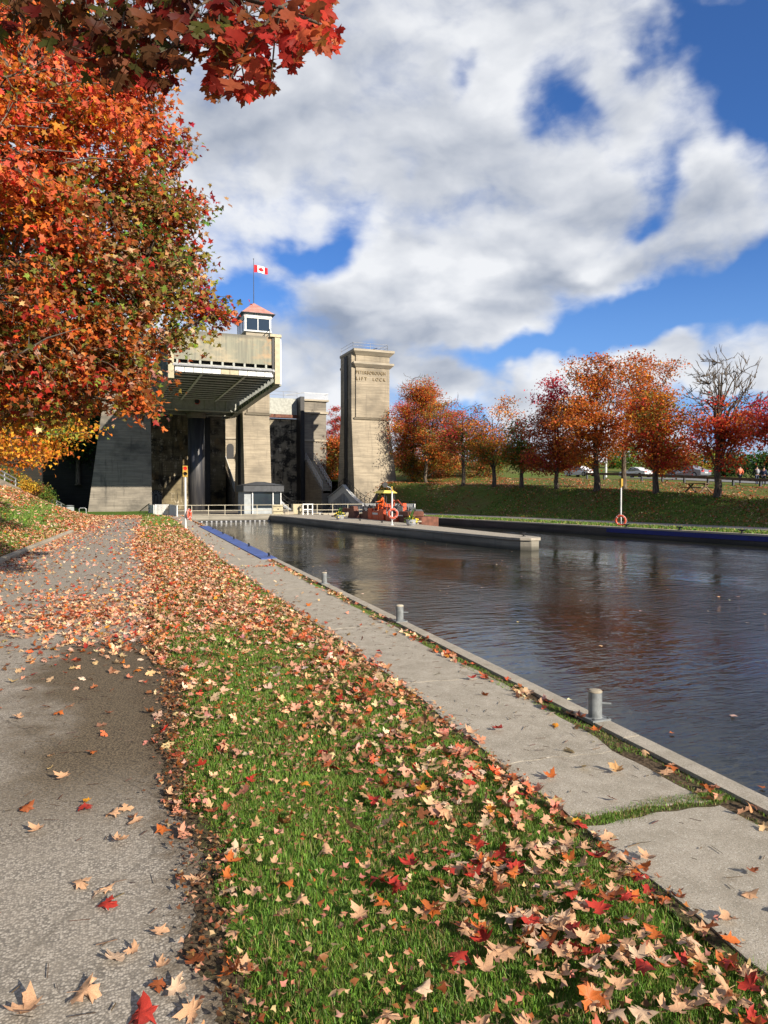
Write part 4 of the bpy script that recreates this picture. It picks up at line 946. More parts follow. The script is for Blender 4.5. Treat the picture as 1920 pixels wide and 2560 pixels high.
p2 = G(1552, 1315); signal(p2, 2.85, (-.3, .95, 0), 'white signal pole on the far bank grass between the trees', False, .045, .75)
ring(p2 + np.array([-.12, -.12, .33]), (-.8, -.6, 0), 'orange life ring leaning on the far bank pole', .27)
p3 = G(980, 1313); o3 = signal(p3 - np.array([0, 0, 0]), 2.55, (0.3, .95, 0), 'white signal pole on the pier in front of the orange dredge', False, .05, .3)
ring(p3 + np.array([0, -.14, .70]), (-.2, -1, 0), 'orange life ring hung on the pier pole', .26)
mb = MB(); mb.tube([p3 + (0, 0, 2.0), p3 + (-.1, 0, 2.25), p3 + (-.42, 0, 2.35)], .03, 6); mb.build('arm', M_grey, o3)
mb = MB(); c = p3 + (-.5, 0, 2.42); mb.tube([c + (0, .12, 0), c + (0, -.14, 0)], [.1, .17], 12); mb.build('horn_lamp', M_black, o3)
def planter(px, py, label, s=1.):
    p = G(px, py); o = thing('flower_planter', p, label, 'planter', 'planters on the pier'); mb = MB(); mb.lathe(p, [(.22 * s, 0), (.30 * s, .12 * s), (.33 * s, .34 * s), (.30 * s, .36 * s)], 18); mb.build('pot', M_pot, o)
    r = np.random.default_rng(int(px)); mb = MB(); fl = MB()
    for k in range(150):
        a = r.uniform(0, 2 * math.pi); q = r.uniform(0, .42 * s) ; c = p + (q * math.cos(a), q * math.sin(a), .34 * s + r.uniform(0, .28 * s) - q * .4); d = r.normal(size=3); d /= np.linalg.norm(d); e = np.cross(d, r.normal(size=3)); e /= np.linalg.norm(e)
        (fl if r.random() < .4 else mb).add([c, c + (d + e) * .05 * s, c + d * .11 * s, c + (d - e) * .05 * s], [(0, 1, 2, 3)])
    for k in range(9):
        a = r.uniform(0, 2 * math.pi); L = r.uniform(.5, .85) * s; b = p + (0, 0, .35 * s); t_ = b + (math.cos(a) * .25 * s, math.sin(a) * .25 * s, L); m_ = (b + t_) / 2 + (0, 0, .08); e = np.array([-math.sin(a), math.cos(a), 0]) * .04 * s
        mb.add([b - e, b + e, m_ + e * 1.2, m_ - e * 1.2, t_], [(0, 1, 2, 3), (3, 2, 4)])
    mb.build('foliage', M_green, o); fl.build('flowers', M_yelflower, o); return o
planter(850, 1299, 'grey planter of yellow flowers nearer the lock, left of the dredge', .95); planter(1028, 1314, 'planter with tall spiky plant right of the dredge', 1.0)

# ---------------------------------------------------------------- people
def skin_obj(name, verts, edges, radii, mat, parent, root=0, sub=1):
    me = bpy.data.meshes.new(name); me.from_pydata([tuple(v) for v in verts], edges, []); me.materials.append(mat)
    ob = bpy.data.objects.new(name, me); col.objects.link(ob)
    md = ob.modifiers.new('s', 'SKIN'); sv = me.skin_vertices[0].data if me.skin_vertices else None
    if sv is None:
        bm = bmesh.new(); bm.from_mesh(me); bm.verts.layers.skin.verify(); bm.to_mesh(me); bm.free(); sv = me.skin_vertices[0].data
    for i, r in enumerate(radii): sv[i].radius = (r, r) if not hasattr(r, '__len__') else r; sv[i].use_root = (i == root)
    ob.modifiers.new('b', 'SUBSURF').levels = sub
    dg = bpy.context.evaluated_depsgraph_get(); dg.update(); ev = bpy.data.meshes.new_from_object(ob.evaluated_get(dg)); bpy.data.objects.remove(ob)
    ev.materials.clear(); ev.materials.append(mat); ev.shade_smooth(); o = bpy.data.objects.new(name, ev); col.objects.link(o); o.parent = parent; return o
def person(loc, face, label, shirt, trousers, hair=M_hair, stride=.22, sit=False, arm=.15, bag=False, lean=0., scale=1.):
    o = thing('person', loc, label, 'person'); o.rotation_euler = (0, 0, math.atan2(-face[0], face[1])); o.scale = (scale,) * 3
    hipz = .92 if not sit else .55
    J = dict(pelvis=(0, 0, hipz), waist=(0, lean * .3, hipz + .16), chest=(0, lean * .8, hipz + .40), neck=(0, lean, hipz + .56), head0=(0, lean + .01, hipz + .64), head1=(0, lean + .02, hipz + .76))
    for s, nm in ((-1, 'l'), (1, 'r')):
        f = stride * s
        if sit: J.update({nm + 'hip': (s * .1, 0, hipz), nm + 'knee': (s * .12, .42, hipz + .02), nm + 'ank': (s * .12, .45, .1), nm + 'toe': (s * .12, .60, .04)})
        else: J.update({nm + 'hip': (s * .09, 0, hipz - .05), nm + 'knee': (s * .1, f * .6 + .03, .5), nm + 'ank': (s * .1, f, .1), nm + 'toe': (s * .11, f + .16, .04)})
        J.update({nm + 'sh': (s * .18, lean, hipz + .50), nm + 'el': (s * .25, lean - f * .4 + (.12 if sit else 0), hipz + .24), nm + 'wr': (s * .24, lean - f * .5 + arm + (.2 if sit else 0), hipz + (.02 if not sit else .2)), nm + 'ha': (s * .24, lean - f * .5 + arm * 1.3 + (.28 if sit else 0), hipz - (.07 if not sit else -.2))})
    R = dict(pelvis=(.15, .11), waist=(.14, .10), chest=(.17, .11), neck=.06, head0=(.075, .085), head1=(.07, .085), hip=.09, knee=.06, ank=.045, toe=.04, sh=.06, el=.042, wr=.03, ha=.035)
    E = [('pelvis', 'waist'), ('waist', 'chest'), ('chest', 'neck'), ('neck', 'head0'), ('head0', 'head1')]
    for s in 'lr': E += [('pelvis', s + 'hip'), (s + 'hip', s + 'knee'), (s + 'knee', s + 'ank'), (s + 'ank', s + 'toe'), ('chest', s + 'sh'), (s + 'sh', s + 'el'), (s + 'el', s + 'wr'), (s + 'wr', s + 'ha')]
    K = list(J); rad = lambda k, a: tuple(np.array(R.get(k, R.get(k[1:]))) * np.ones(2) + a)
    skin_obj('body', [J[k] for k in K], [(K.index(a), K.index(b)) for a, b in E], [rad(k, 0) for k in K], M_skin, o)
    K2 = ['pelvis', 'waist', 'chest', 'lsh', 'rsh', 'lel', 'rel', 'lwr', 'rwr']; E2 = [(a, b) for a, b in E if a in K2 and b in K2]
    skin_obj('jacket', [J[k] for k in K2], [(K2.index(a), K2.index(b)) for a, b in E2], [rad(k, .018) for k in K2], shirt, o)
    K3 = ['pelvis', 'lhip', 'rhip', 'lknee', 'rknee', 'lank', 'rank']; E3 = [(a, b) for a, b in E if a in K3 and b in K3]
    skin_obj('trousers', [J[k] for k in K3], [(K3.index(a), K3.index(b)) for a, b in E3], [rad(k, .014) for k in K3], trousers, o)
    h = J['head1']; mb = MB(); mb.ball((h[0], h[1] - .02, h[2] + .015), .098, 12, 8, sy=1.05); hb = mb.build('hair', hair, None, smooth=True); hb.parent = o
    if bag: mb = MB(); mb.ball((0, lean - .2, hipz + .32), .2, 10, 8, sx=.8, sy=.6, sz=1.15); b_ = mb.build('backpack', M_bag, None, smooth=True); b_.parent = o
    return o

# ---------------------------------------------------------------- work barge with dredge
bg = thing('work_barge', (19.7, 46, -.53), 'orange and brown work barge with excavator gear and yellow canopy moored behind the pier', 'barge')
mb = MB(); mb.prism([(18.75, 42.3), (19.2, 41.8), (20.6, 42.2), (20.8, 53.0), (18.9, 53.0), (18.7, 52)], -.9, .38); mb.build('hull', M_rust, bg, bevel=.04)
for k_, (y0_, y1_, z1_) in enumerate(((47.0, 48.0, .78), (48.06, 49.3, .66), (49.36, 50.2, .82), (50.26, 51.5, .6), (44.6, 46.6, .55))): mb = MB(); mb.box(18.56 + .02 * (k_ % 2), 18.74, y0_, y1_, -.2, z1_); mb.build('side_panel', M_orange if k_ != 3 else M_rust, bg, bevel=.02)
mb = MB(); mb.box(18.4, 18.75, 40.9, 42.2, .1, .18); mb.box(18.5, 18.6, 41, 42.2, -.1, .1); mb.build('fender_rail', M_ledge, bg)
mb = MB(); mb.prism([(18.62, 44.4), (18.62, 42.8), (19.6, 42.4), (20.4, 44.4)], .382, .72); mb.build('bow_box', M_rust, bg, bevel=.05)
mb = MB()
for k in range(26):
    r = np.random.default_rng(k); x, y = r.uniform(18.9, 20.6), r.uniform(43.5, 53.2); w = r.uniform(.12, .35); h = r.uniform(.15, .45); mb.box(x - w, x + w, y - w, y + w, .54, .55 + h)
mb.build('deck_machinery', M_darkgrey, bg)
mb = MB()
for k in range(14):
    r = np.random.default_rng(k + 90); p = np.array([r.uniform(18.9, 20.4), r.uniform(44, 53), .7]); mb.tube([p, p + r.normal(size=3) * .25 + (0, .2, .3), p + (.1, .8, .1)], .035, 6)
mb.build('hydraulic_hose', M_black, bg)
mb = MB(); mb.box(18.95, 19.9, 48.4, 49.6, .55, 1.15); mb.box(19.0, 19.6, 47.2, 48.2, .55, .95); mb.box(19.2, 19.5, 45.0, 45.3, .55, 1.25); mb.build('operator_station', M_orange, bg, bevel=.03)
mb = MB()
mb.bar((18.7, 53.0, .55), (18.35, 55.4, .62), .16, .3); mb.bar((18.35, 55.4, .62), (18.0, 56.6, .05), .14, .22); mb.bar((18.3, 54.6, .3), (17.8, 56.9, .04), .06, .1); mb.hexa([(18.2, 52.2, .0), (18.7, 52.2, .0), (18.7, 53.9, .0), (18.2, 53.9, .0)], [(18.25, 52.6, .95), (18.6, 52.6, .95), (18.6, 53.4, .95), (18.25, 53.4, .95)])
mb.build('boom_arm', M_rust, bg, bevel=.02)
mb = MB()
for (x, y) in ((18.95, 47.8), (18.95, 49.4), (19.75, 47.8), (19.75, 49.4)): mb.tube([(x, y, .55), (x, y, 2.1)], .025, 6)
mb.tube([(19.0, 52.2, .5), (19.0, 52.2, 1.6), (19.0, 51.9, 1.7)], .025, 6); mb.build('canopy_post', M_darkgrey, bg)
mb = MB(); mb.hexa([(18.8, 47.6, 1.95), (19.9, 47.6, 1.95), (19.9, 49.6, 1.95), (18.8, 49.6, 1.95)], [(19.0, 47.9, 2.15), (19.7, 47.9, 2.15), (19.7, 49.3, 2.15), (19.0, 49.3, 2.15)]); mb.build('canopy', M_canopy, bg)
person((19.15, 48.35, 1.15 - .55), (-.9, .3), 'person in an orange jacket bending forward on the barge under the yellow canopy', M_hiviz, M_hiviz, sit=True, lean=.12, scale=.95)
person((19.2, 46.8, .55), (-.7, -.5), 'person in orange work clothes with pale vest standing on the barge behind the pier pole', M_orange, M_hiviz, stride=.05, scale=.62)

mb = MB(); mb.tube([(18.95, 44.9, .85), (18.95, 45.9, .85)], .2, 14); mb.tube([(19.3, 50.6, .75), (19.3, 51.6, .75)], .24, 14); mb.build('fuel_tank', M_black, bg)
mb = MB(); rail(mb, [(18.72, 42.9, .6), (18.72, 46.8, .6)], .45, (.5,), .014, .9); rail(mb, [(18.72, 50.3, .5), (18.72, 52.6, .5)], .45, (.5,), .014, .8); mb.build('deck_rail', M_galv, bg)
mb = MB(); mb.tube([(18.85, 46.9, .8), (18.7, 47.6, 1.2), (18.65, 48.6, .9), (18.7, 49.6, .7)], .03, 6); mb.tube([(19.4, 47.2, 1.3), (19.0, 45.4, 1.45), (18.8, 43.8, .95)], .05, 6); mb.build('hydraulic_pipe', M_orange, bg)
mb = MB(); mb.box(18.545, 18.56, 48.1, 49.2, .38, .52); mb.box(18.605, 18.62, 43.6, 45.6, .4, .47); mb.build('white_stripe', M_white, bg)
# ---------------------------------------------------------------- guard rail, cars, walkers, bench on the far side
gr = thing('guard_rail', fb(20, TG, np.interp(20, GS, GZ)), 'long dark box beam guard rail on posts along the far road', 'guard rail')
mb = MB(); sg = np.arange(-9.5, 46, 2.6)
for a, b in zip(sg[:-1], sg[1:]):
    za = np.interp(a, GS, GZ); zb_ = np.interp(b, GS, GZ); mb.bar(fb(a, TG, za + .62), fb(b, TG, zb_ + .62), .12, .26)
mb.build('beam', M_wood, gr)
for k, a in enumerate(sg):
    za = float(np.interp(a, GS, GZ)); mb = MB(); p = np.array(fb(a, TG + .18, za)); mb.bar(p - (0, 0, .4), p + (0, 0, .72), .16); mb.bar(p + (0, 0, .58), p - np.array([NS[0], NS[1], 0]) * .1 + (0, 0, .72), .1); mb.build('post', M_darkgrey, gr)

def car(px, py, t_off, heading, mat, label, L=4.6, kind='sedan'):
    r = ray(px, py); k = (t_off + NS @ A2) / (NS @ r[:2]); p = CAM + r * k; s_ = (p[:2] - A2) @ US; z = float(far_z(np.array([s_]), np.array([float(t_off)]))[0]) + .03
    o = thing('parked_car', (p[0], p[1], z), label, 'car')
    W = .88; prof = [(-2.28, .32), (-2.3, .62), (-2.22, .86), (-1.6, .94), (-1.0, 1.28), (-.3, 1.42), (.35, 1.40), (1.0, 1.0), (1.2, .95), (2.0, .84), (2.26, .62), (2.28, .32), (1.9, .22), (-1.9, .22)]
    def ext(poly, w0, w1, zsplit=.93):
        mb = MB(); n = len(poly); lay = []
        for sgn, ins in ((-1, 0), (-1, 1), (1, 1), (1, 0)):
            lay.append([(x * (1 if ins else .985), sgn * ((w1 if z_ > zsplit + .05 else w0) - (0.06 if not ins else 0.0) * -1 - (.07 if ins == 0 else 0)) if False else sgn * ((w1 if z_ > zsplit + .05 else w0) - (.0 if ins == 0 else .05)), z_ + (.0 if ins == 0 else .012)) for x, z_ in poly])
        vs = [v for l in lay for v in l]; mb.add(vs, [tuple(range(n)), tuple(range(3 * n, 4 * n))[::-1]] + [(a * n + i, a * n + (i + 1) % n, (a + 1) * n + (i + 1) % n, (a + 1) * n + i) for a in range(3) for i in range(n)]); return mb
    def put(mb, nm, m, par=o, smooth=False):
        ob = mb.build(nm, m, None, smooth=smooth); ob.parent = par; return ob
    put(ext(prof, W, .68), 'body', mat)
    gl = [(-1.42, .98), (-.95, 1.25), (-.3, 1.375), (.33, 1.355), (.88, 1.02), (.85, .98)]
    put(ext(gl, .90, .715, .93), 'windows', M_glass)
    mb = MB(); mb.hexa([(-1.55, -.6, .97), (-1.55, .6, .97), (-1.5, .62, .96), (-1.5, -.62, .96)], [(-1.02, -.55, 1.28), (-1.02, .55, 1.28), (-.99, .55, 1.27), (-.99, -.55, 1.27)]); put(mb, 'rear_window', M_glass)
    for x in (-1.42, 1.42):
        for s in (-1, 1):
            mb = MB(); mb.tube([(x, s * .72, .32), (x, s * .9, .32)], .32, 20); w = put(mb, 'wheel', M_tyre); mb = MB(); mb.tube([(x, s * .90, .32), (x, s * .912, .32)], .2, 12); rm = mb.build('rim', M_galv, None); rm.parent = w
    for s in (-1, 1):
        mb = MB(); mb.box(-2.31, -2.05, s * .62 - .2, s * .62 + .2, .66, .82); put(mb, 'tail_light', M_red)
        mb = MB(); mb.box(2.0, 2.27, s * .62 - .18, s * .62 + .18, .6, .74); put(mb, 'headlight', M_white)
    mb = MB(); mb.box(-2.325, -2.3, -.25, .25, .5, .62); put(mb, 'licence_plate', M_white)
    o.rotation_euler = (0, 0, heading); return o
hd = math.atan2(-US[1], -US[0])
car(1722, 1204, 38.5, hd, M_silver, 'silver grey sedan on the far road, seen between two tree trunks')
car(1452, 1192, 38.5, hd + math.pi, M_whitecar, 'white car on the far road left of the tallest orange tree')
car(1590, 1196, 44.5, hd, M_whitecar, 'pale car half hidden behind the guard rail and orange trees')
car(1380, 1190, 44.5, hd, M_darkcar, 'dark car mostly hidden behind the far tree trunks')
def at_far(px, py, t_):
    r = ray(px, py); k = (t_ + NS @ A2) / (NS @ r[:2]); p = CAM + r * k; s_ = (p[:2] - A2) @ US; return (p[0], p[1], float(far_z(np.array([s_]), np.array([float(t_)]))[0]))
person(at_far(1850, 1212, 29.0), (.3, 1), 'person in a coral shirt walking on the far road behind the guard rail', M_coral, M_dkcloth, stride=.2)
person(at_far(1892, 1214, 29.4), (.6, .9), 'person in dark clothes with a grey backpack, middle of the three walkers', M_dkcloth, M_jeans, bag=True, stride=.22)
person(at_far(1909, 1215, 29.0), (.9, .5), 'person in a long navy coat at the right edge of the far road', M_bluecloth, M_dkcloth, stride=.1)
bp_ = np.array(at_far(1745, 1236, 15.0)); o = thing('picnic_table', bp_, 'weathered picnic table among fallen leaves under the far trees', 'picnic table')
u3 = np.array([US[0], US[1], 0]); n3_ = np.array([NS[0], NS[1], 0])
mb = MB(); mb.bar(bp_ - u3 * .9 + (0, 0, .72), bp_ + u3 * .9 + (0, 0, .72), .75, .05); mb.build('table_top', M_wood, o)
for s in (-1, 1):
    mb = MB(); mb.bar(bp_ - u3 * .9 + n3_ * .7 * s + (0, 0, .43), bp_ + u3 * .9 + n3_ * .7 * s + (0, 0, .43), .26, .05); mb.build('bench_seat', M_wood, o)
    mb = MB(); mb.bar(bp_ + u3 * .65 * s - n3_ * .7, bp_ + u3 * .65 * s + n3_ * .25 + (0, 0, .7), .08); mb.bar(bp_ + u3 * .65 * s + n3_ * .7, bp_ + u3 * .65 * s - n3_ * .25 + (0, 0, .7), .08); mb.build('leg_frame', M_wood, o)

# ---------------------------------------------------------------- leaves and trees
HALF = [(0, 0), (.16, -.06), (.38, -.16), (.31, .03), (.52, .10), (.76, .36), (.58, .40), (.52, .55), (.38, .47), (.23, .43), (.22, .62), (.33, .76), (.16, .80), (0, 1.06)]
LEAF_A = np.array(HALF + [(-x, y) for x, y in HALF[::-1] if x > 0])           # 18 points, full lobes
HB = [(0, 0), (.30, -.10), (.25, .12), (.60, .36), (.22, .46), (.17, .70), (0, 1.0)]
LEAF_B = np.array(HB + [(-x, y) for x, y in HB[::-1] if x > 0])               # 12 points
LEAF_C = np.array([(0, -.05), (.5, .18), (.22, .42), (0, 1.), (-.22, .42), (-.5, .18)])
def unit(a): return a / (np.linalg.norm(a, axis=-1, keepdims=True) + 1e-9)
def leaf_geo(pos, nrm, tip, size, shape, curl=.25, r=rng):
    """fan-triangulated leaves; pos (N,3), nrm, tip directions, size (N,)"""
    N = len(pos); n = unit(nrm); t = unit(tip - n * np.sum(tip * n, 1, keepdims=True)); b = np.cross(t, n); K = len(shape)
    u = np.concatenate([[[0, .38]], shape]); x = u[:, 0]; y = u[:, 1] - .38
    c1 = r.normal(0, curl, (N, 1)); c2 = r.normal(0, curl, (N, 1)) + curl * .6
    zz = c1 * (x[None] ** 2) * 1.6 + c2 * (y[None] ** 2) * .9 + r.normal(0, curl * .12, (N, K + 1))
    if K > 20:      # full-detail leaf: inner ring so that the blade bends smoothly
        ang = r.uniform(0, math.pi, (N, 1)); q = np.concatenate([[[0, 0]], (shape - (0, .38)) * .5, shape - (0, .38)]); x, y = q[:, 0], q[:, 1]
        u_ = x[None] * np.cos(ang) + y[None] * np.sin(ang); rr = np.hypot(x, y)[None]
        zz = c1 * 1.5 * u_ ** 2 + c2 * .8 * rr ** 2 + curl * .35 * np.sin(rr * 5 + np.arctan2(y, x)[None] * 3 + ang * 4) * rr * .4
        V = pos[:, None] + size[:, None, None] * (x[None, :, None] * b[:, None] + y[None, :, None] * t[:, None] + zz[..., None] * n[:, None])
        i = np.arange(K); j = (i + 1) % K; tri = np.concatenate([np.stack([0 * i, i + 1, j + 1], 1), np.stack([i + 1, i + 1 + K, j + 1 + K], 1), np.stack([i + 1, j + 1 + K, j + 1], 1)])
        Fc = (tri[None] + (np.arange(N) * (2 * K + 1))[:, None, None]).reshape(-1, 3); return V.reshape(-1, 3), Fc, 3 * K
    V = pos[:, None] + size[:, None, None] * (x[None, :, None] * b[:, None] + y[None, :, None] * t[:, None] + zz[..., None] * n[:, None])
    idx = np.arange(K); tri = np.stack([np.zeros(K, int), idx + 1, (idx + 1) % K + 1], 1); Fc = (tri[None] + (np.arange(N) * (K + 1))[:, None, None]).reshape(-1, 3)
    return V.reshape(-1, 3), Fc, K
def flat_geo(pos, nrm, tip, size, shape, r=rng):
    N = len(pos); n = unit(nrm); t = unit(tip - n * np.sum(tip * n, 1, keepdims=True)); b = np.cross(t, n); K = len(shape); x, y = shape[:, 0], shape[:, 1] - .4
    zz = r.normal(0, .18, (N, 1)) * (x[None] ** 2)
    V = pos[:, None] + size[:, None, None] * (x[None, :, None] * b[:, None] + y[None, :, None] * t[:, None] + zz[..., None] * n[:, None])
    return V.reshape(-1, 3), np.arange(N * K).reshape(N, K), 1
def jitter(c, r, v=.22, h=.12):
    N = len(c); f = np.exp(r.normal(0, v, (N, 1))); return np.clip(c * f * np.exp(r.normal(0, h, (N, 3))), .004, .95)
RED = np.array([.40, .035, .022]); CRIM = np.array([.34, .02, .045]); ORG = np.array([.48, .125, .025]); CORAL = np.array([.56, .12, .05]); YEL = np.array([.52, .30, .03]); OLV = np.array([.17, .155, .028])
GRN = np.array([.065, .13, .018]); BRN = np.array([.20, .08, .028]); TAN = np.array([.57, .335, .19]); DGRN = np.array([.02, .045, .012]); GOLD = np.array([.55, .22, .02]); RUST = np.array([.32, .085, .024]); PALE = np.array([.64, .45, .30])
def pick(r, n, pal):   # pal: [(colour, weight)]
    w = np.array([p[1] for p in pal], float); i = r.choice(len(pal), n, p=w / w.sum()); return np.array([p[0] for p in pal])[i]

def skeleton(base, attractors, r, nlimb, r0, fork, lr=.36, tw=1.):
    """limbs reach attractor points along drooping curves; returns wood mesh builder"""
    mb = MB(); base = np.array(base, float); att = np.array(attractors); cen = att.mean(0); top = att[:, 2].max()
    tp = [base - (0, 0, .3), base, base + (r.normal() * .04, r.normal() * .04, fork * .5), base + (r.normal() * .08, r.normal() * .08, fork)]
    lead_top = cen * np.array([1, 1, 0]) * .5 + base * np.array([1, 1, 0]) * .5 + (0, 0, base[2] * 0 + cen[2] + (top - cen[2]) * .55)
    tp += [tp[-1] * .5 + lead_top * .5 + r.normal(size=3) * .15, lead_top]
    mb.tube(tp, [r0 * 1.5, r0 * 1.1, r0 * .95, r0 * .85, r0 * .5, r0 * .15], 10)
    nodes_ = []   # (point, radius)
    order = r.permutation(len(att))[:nlimb]
    for i in order:
        a = att[i]; h = np.clip(r.uniform(.0, .8), 0, 1); st = tp[3] * (1 - h) + lead_top * h
        if a[2] < st[2]: st = tp[3] + (0, 0, .0)
        mid = st * .55 + a * .45 + np.array([0, 0, .12 * np.linalg.norm(a - st)]); q = [st + (mid - st) * u * 1. for u in (0, .5)] + [mid, mid * .5 + a * .5 + r.normal(size=3) * .1, a]
        rr = r0 * lr * (1 - .45 * h); mb.tube(q, [rr, rr * .8, rr * .6, rr * .35, .012], 6)
        for k in range(1, 5): nodes_.append((q[k], rr * (.8, .6, .35, .15)[k - 1]))
    npt = np.array([n[0] for n in nodes_])
    for i in range(len(att)):
        a = att[i]; d = np.linalg.norm(npt - a, axis=1) + np.maximum(0, npt[:, 2] - a[2]) * 1.5; j = int(np.argmin(d)); st = npt[j]
        if np.linalg.norm(a - st) < .05: continue
        mid = (st + a) / 2 + (0, 0, .06 * np.linalg.norm(a - st)) + r.normal(size=3) * .05; rr = max(.012 * tw, min(nodes_[j][1] * .6, .05)); mb.tube([st, mid, a], [rr, rr * .7, .008 * tw], 4, cap=False)
        for k in range(2):
            e = a + unit(a - cen + r.normal(size=3) * 1.2) * r.uniform(.12, .38); mb.tube([mid * .4 + a * .6, a * .5 + e * .5 + (0, 0, .05 * tw), e + (0, 0, .12 * (tw - 1))], [.009 * tw, .006 * tw, .004 * tw], 3, cap=False)
    return mb
def blobs_points(r, blobs, n):
    w = np.array([b[3] * b[4] * b[5] for b in blobs]); w = w / w.sum(); k = r.choice(len(blobs), n, p=w); P = unit(r.normal(size=(n, 3))) * (r.uniform(0, 1, (n, 1)) ** .42)
    B = np.array([b[:6] for b in blobs])[k]; return B[:, :3] + P * B[:, 3:6]
def tree(name, label, base, blobs, colour, natt, nper, lsize, seed, r0=.2, fork=2., nlimb=12, bare=None, spread=.55, group=None, cat='tree', shape=LEAF_C, flat=True):
    r = np.random.default_rng(seed); o = thing(name, base, label, cat, group); base = np.array(base, float)
    att = blobs_points(r, blobs, natt); mb = skeleton(base, att, r, nlimb, r0, fork, .36, 2.4 if lsize > .14 else 1.); mb.build('trunk', M_bark, o, smooth=True)
    keep = np.ones(natt, bool) if bare is None else np.array([not bare(a, r) for a in att]); la = att[keep]
    if len(la):
        idx = np.repeat(np.arange(len(la)), nper); cl = r.normal(size=(len(idx), 3)) * (spread, spread, spread * .55); P = la[idx] + cl
        nr = unit(unit(P - base - (0, 0, fork)) * .5 + r.normal(size=P.shape) * .75 + (0, 0, .45)); tp = r.normal(size=P.shape) + (0, 0, -.8); sz = lsize * r.uniform(.7, 1.3, len(P))
        V, Fc, rep = (flat_geo if flat else leaf_geo)(P, nr, tp, sz, shape, r=r)
        c = jitter(colour(r, P, la[idx]) * 1.3, r, .28); np_mesh('crown', V, Fc, np.repeat(c, rep, 0), M_leaf, o)
    return o
def zmix(r, P, z0, z1, lo, hi, noise=.25):
    """palette drawn from hi towards the top of the crown, lo towards the bottom"""
    u = (P[:, 2] - z0) / (z1 - z0) + .25 * np.sin(P[:, 0] * 1.3 + P[:, 1] * .9) + r.normal(0, noise, len(P)); m = (u > .5)[:, None]
    return np.where(m, pick(r, len(P), hi), pick(r, len(P), lo))

def canopy(px0, px1, py0, py1, d, seed, n=6, thick=.7, shape='round'):
    """crown blobs for a tree standing at distance d whose crown spans the given directions"""
    r = np.random.default_rng(seed); c0 = PD((px0 + px1) / 2, (py0 + py1) / 2, d); W = (px1 - px0) / F * d / 2 * 1.14; Hh = (py1 - py0) / F * d / 2
    out = [(c0[0], c0[1], c0[2] - Hh * .15, W * .80, W * .8 * thick + .3, Hh * .74)]
    for k in range(n):
        a = r.uniform(-1, 1) * math.pi; u = math.cos(a); v = math.sin(a); s = .62 if shape == 'round' else (.6 * (1 - .55 * max(0, v)))
        c = c0 + rt * u * W * s + np.array([0, 0, v * Hh * .62]) + fw * r.uniform(-.6, .6) * W * thick * (1, 1, 0); q = r.uniform(.36, .52); out.append((c[0], c[1], c[2], W * q, W * q, Hh * q * .8))
    return out
def far_tree(px, pyb, off, x0, x1, ytop, ybot, label, colour, seed, natt=95, nper=95, bare=None, r0=.2, name='maple_tree', shape='round', lsize=.17, spread=.5, n=7, z=None, nlimb=13):
    r_ = ray(px, pyb); k = (off + NS @ A2) / (NS @ r_[:2]); p = CAM + r_ * k; base = np.array([p[0], p[1], p[2]]) ; d = k
    bl = canopy(x0, x1, ytop, ybot, d, seed, n, shape=shape); zb = PD(px, ybot, d)[2]; fork = max(1.0, zb - base[2] + .25)
    return tree(name, label, base, bl, colour, natt, nper, lsize, seed, r0, fork, nlimb, bare, spread, 'autumn trees on the far embankment')
mixc = lambda *pal: (lambda r, P, A: pick(r, len(P), pal))
def clus(*pal):      # one colour per clump with some scatter
    def f(r, P, A):
        h = np.sin(A[:, 0] * 2.1 + A[:, 2] * 1.7) + np.cos(A[:, 1] * 1.9 - A[:, 2] * 1.1) + r.normal(0, .5, len(P)); q = np.clip(((h + 2.2) / 4.4 * len(pal)).astype(int), 0, len(pal) - 1); return np.array(pal)[q]
    return f
far_tree(1492.5, 1222, 12, 1398, 1610, 872, 1188, 'tallest orange tree left of centre on the far embankment, trunk behind the white pole', clus(RUST * 1.2, ORG, GOLD * .8, ORG, BRN * 1.5, ORG * .9, GOLD * .6, RUST * 1.3), 11, 185, 105, r0=.26, n=9, bare=lambda a, r: r.random() < .06)
far_tree(1560, 1216, 15.5, 1560, 1685, 868, 1120, 'orange tree with a high right hand crown just behind the tallest tree', clus(BRN * 1.6, ORG, GOLD * .75, RUST * 1.3), 12, 110, 95, r0=.2)
far_tree(1640, 1230, 12, 1585, 1745, 965, 1195, 'small orange red tree in the middle of the right hand row', clus(RUST * 1.2, ORG, RED * 1.1, ORG, OLV * 1.2, GOLD * .8), 13, 120, 100, r0=.23, bare=lambda a, r: r.random() < .1)
far_tree(1793, 1239.6, 12, 1715, 1905, 862, 1195, 'half bare red maple with thick trunk nearest the right edge', clus(RED * 1.2, ORG, CORAL * .8, RED, ORG, RUST * 1.3), 14, 330, 100, r0=.25, n=10, nlimb=34, bare=lambda a, r: (a[2] > 6.5 + r.normal() * .8) or r.random() < .08)
for k_, (px_, t_x, w_) in enumerate(((2300, 12, 200), (2750, 12, 260), (3400, 12, 330))):
    far_tree(px_, 1262 + 12 * k_, 12, px_ - w_ * .7, px_ + w_ * .7, 800 - 120 * k_, 1200 - 8 * k_, ('red', 'orange', 'rusty')[k_] + ' maple of the embankment row beyond the right edge of view', clus(RED, ORG, RUST), 40 + k_, 110, 90, r0=.24)
far_tree(1960, 1250, 12, 1890, 2060, 960, 1190, 'crimson maple cut off by the right edge', clus(CRIM * 1.1, RED * 1.2, CORAL * .8, ORG), 15, 80, 80, r0=.22, bare=lambda a, r: a[2] > 8 and r.random() < .5)
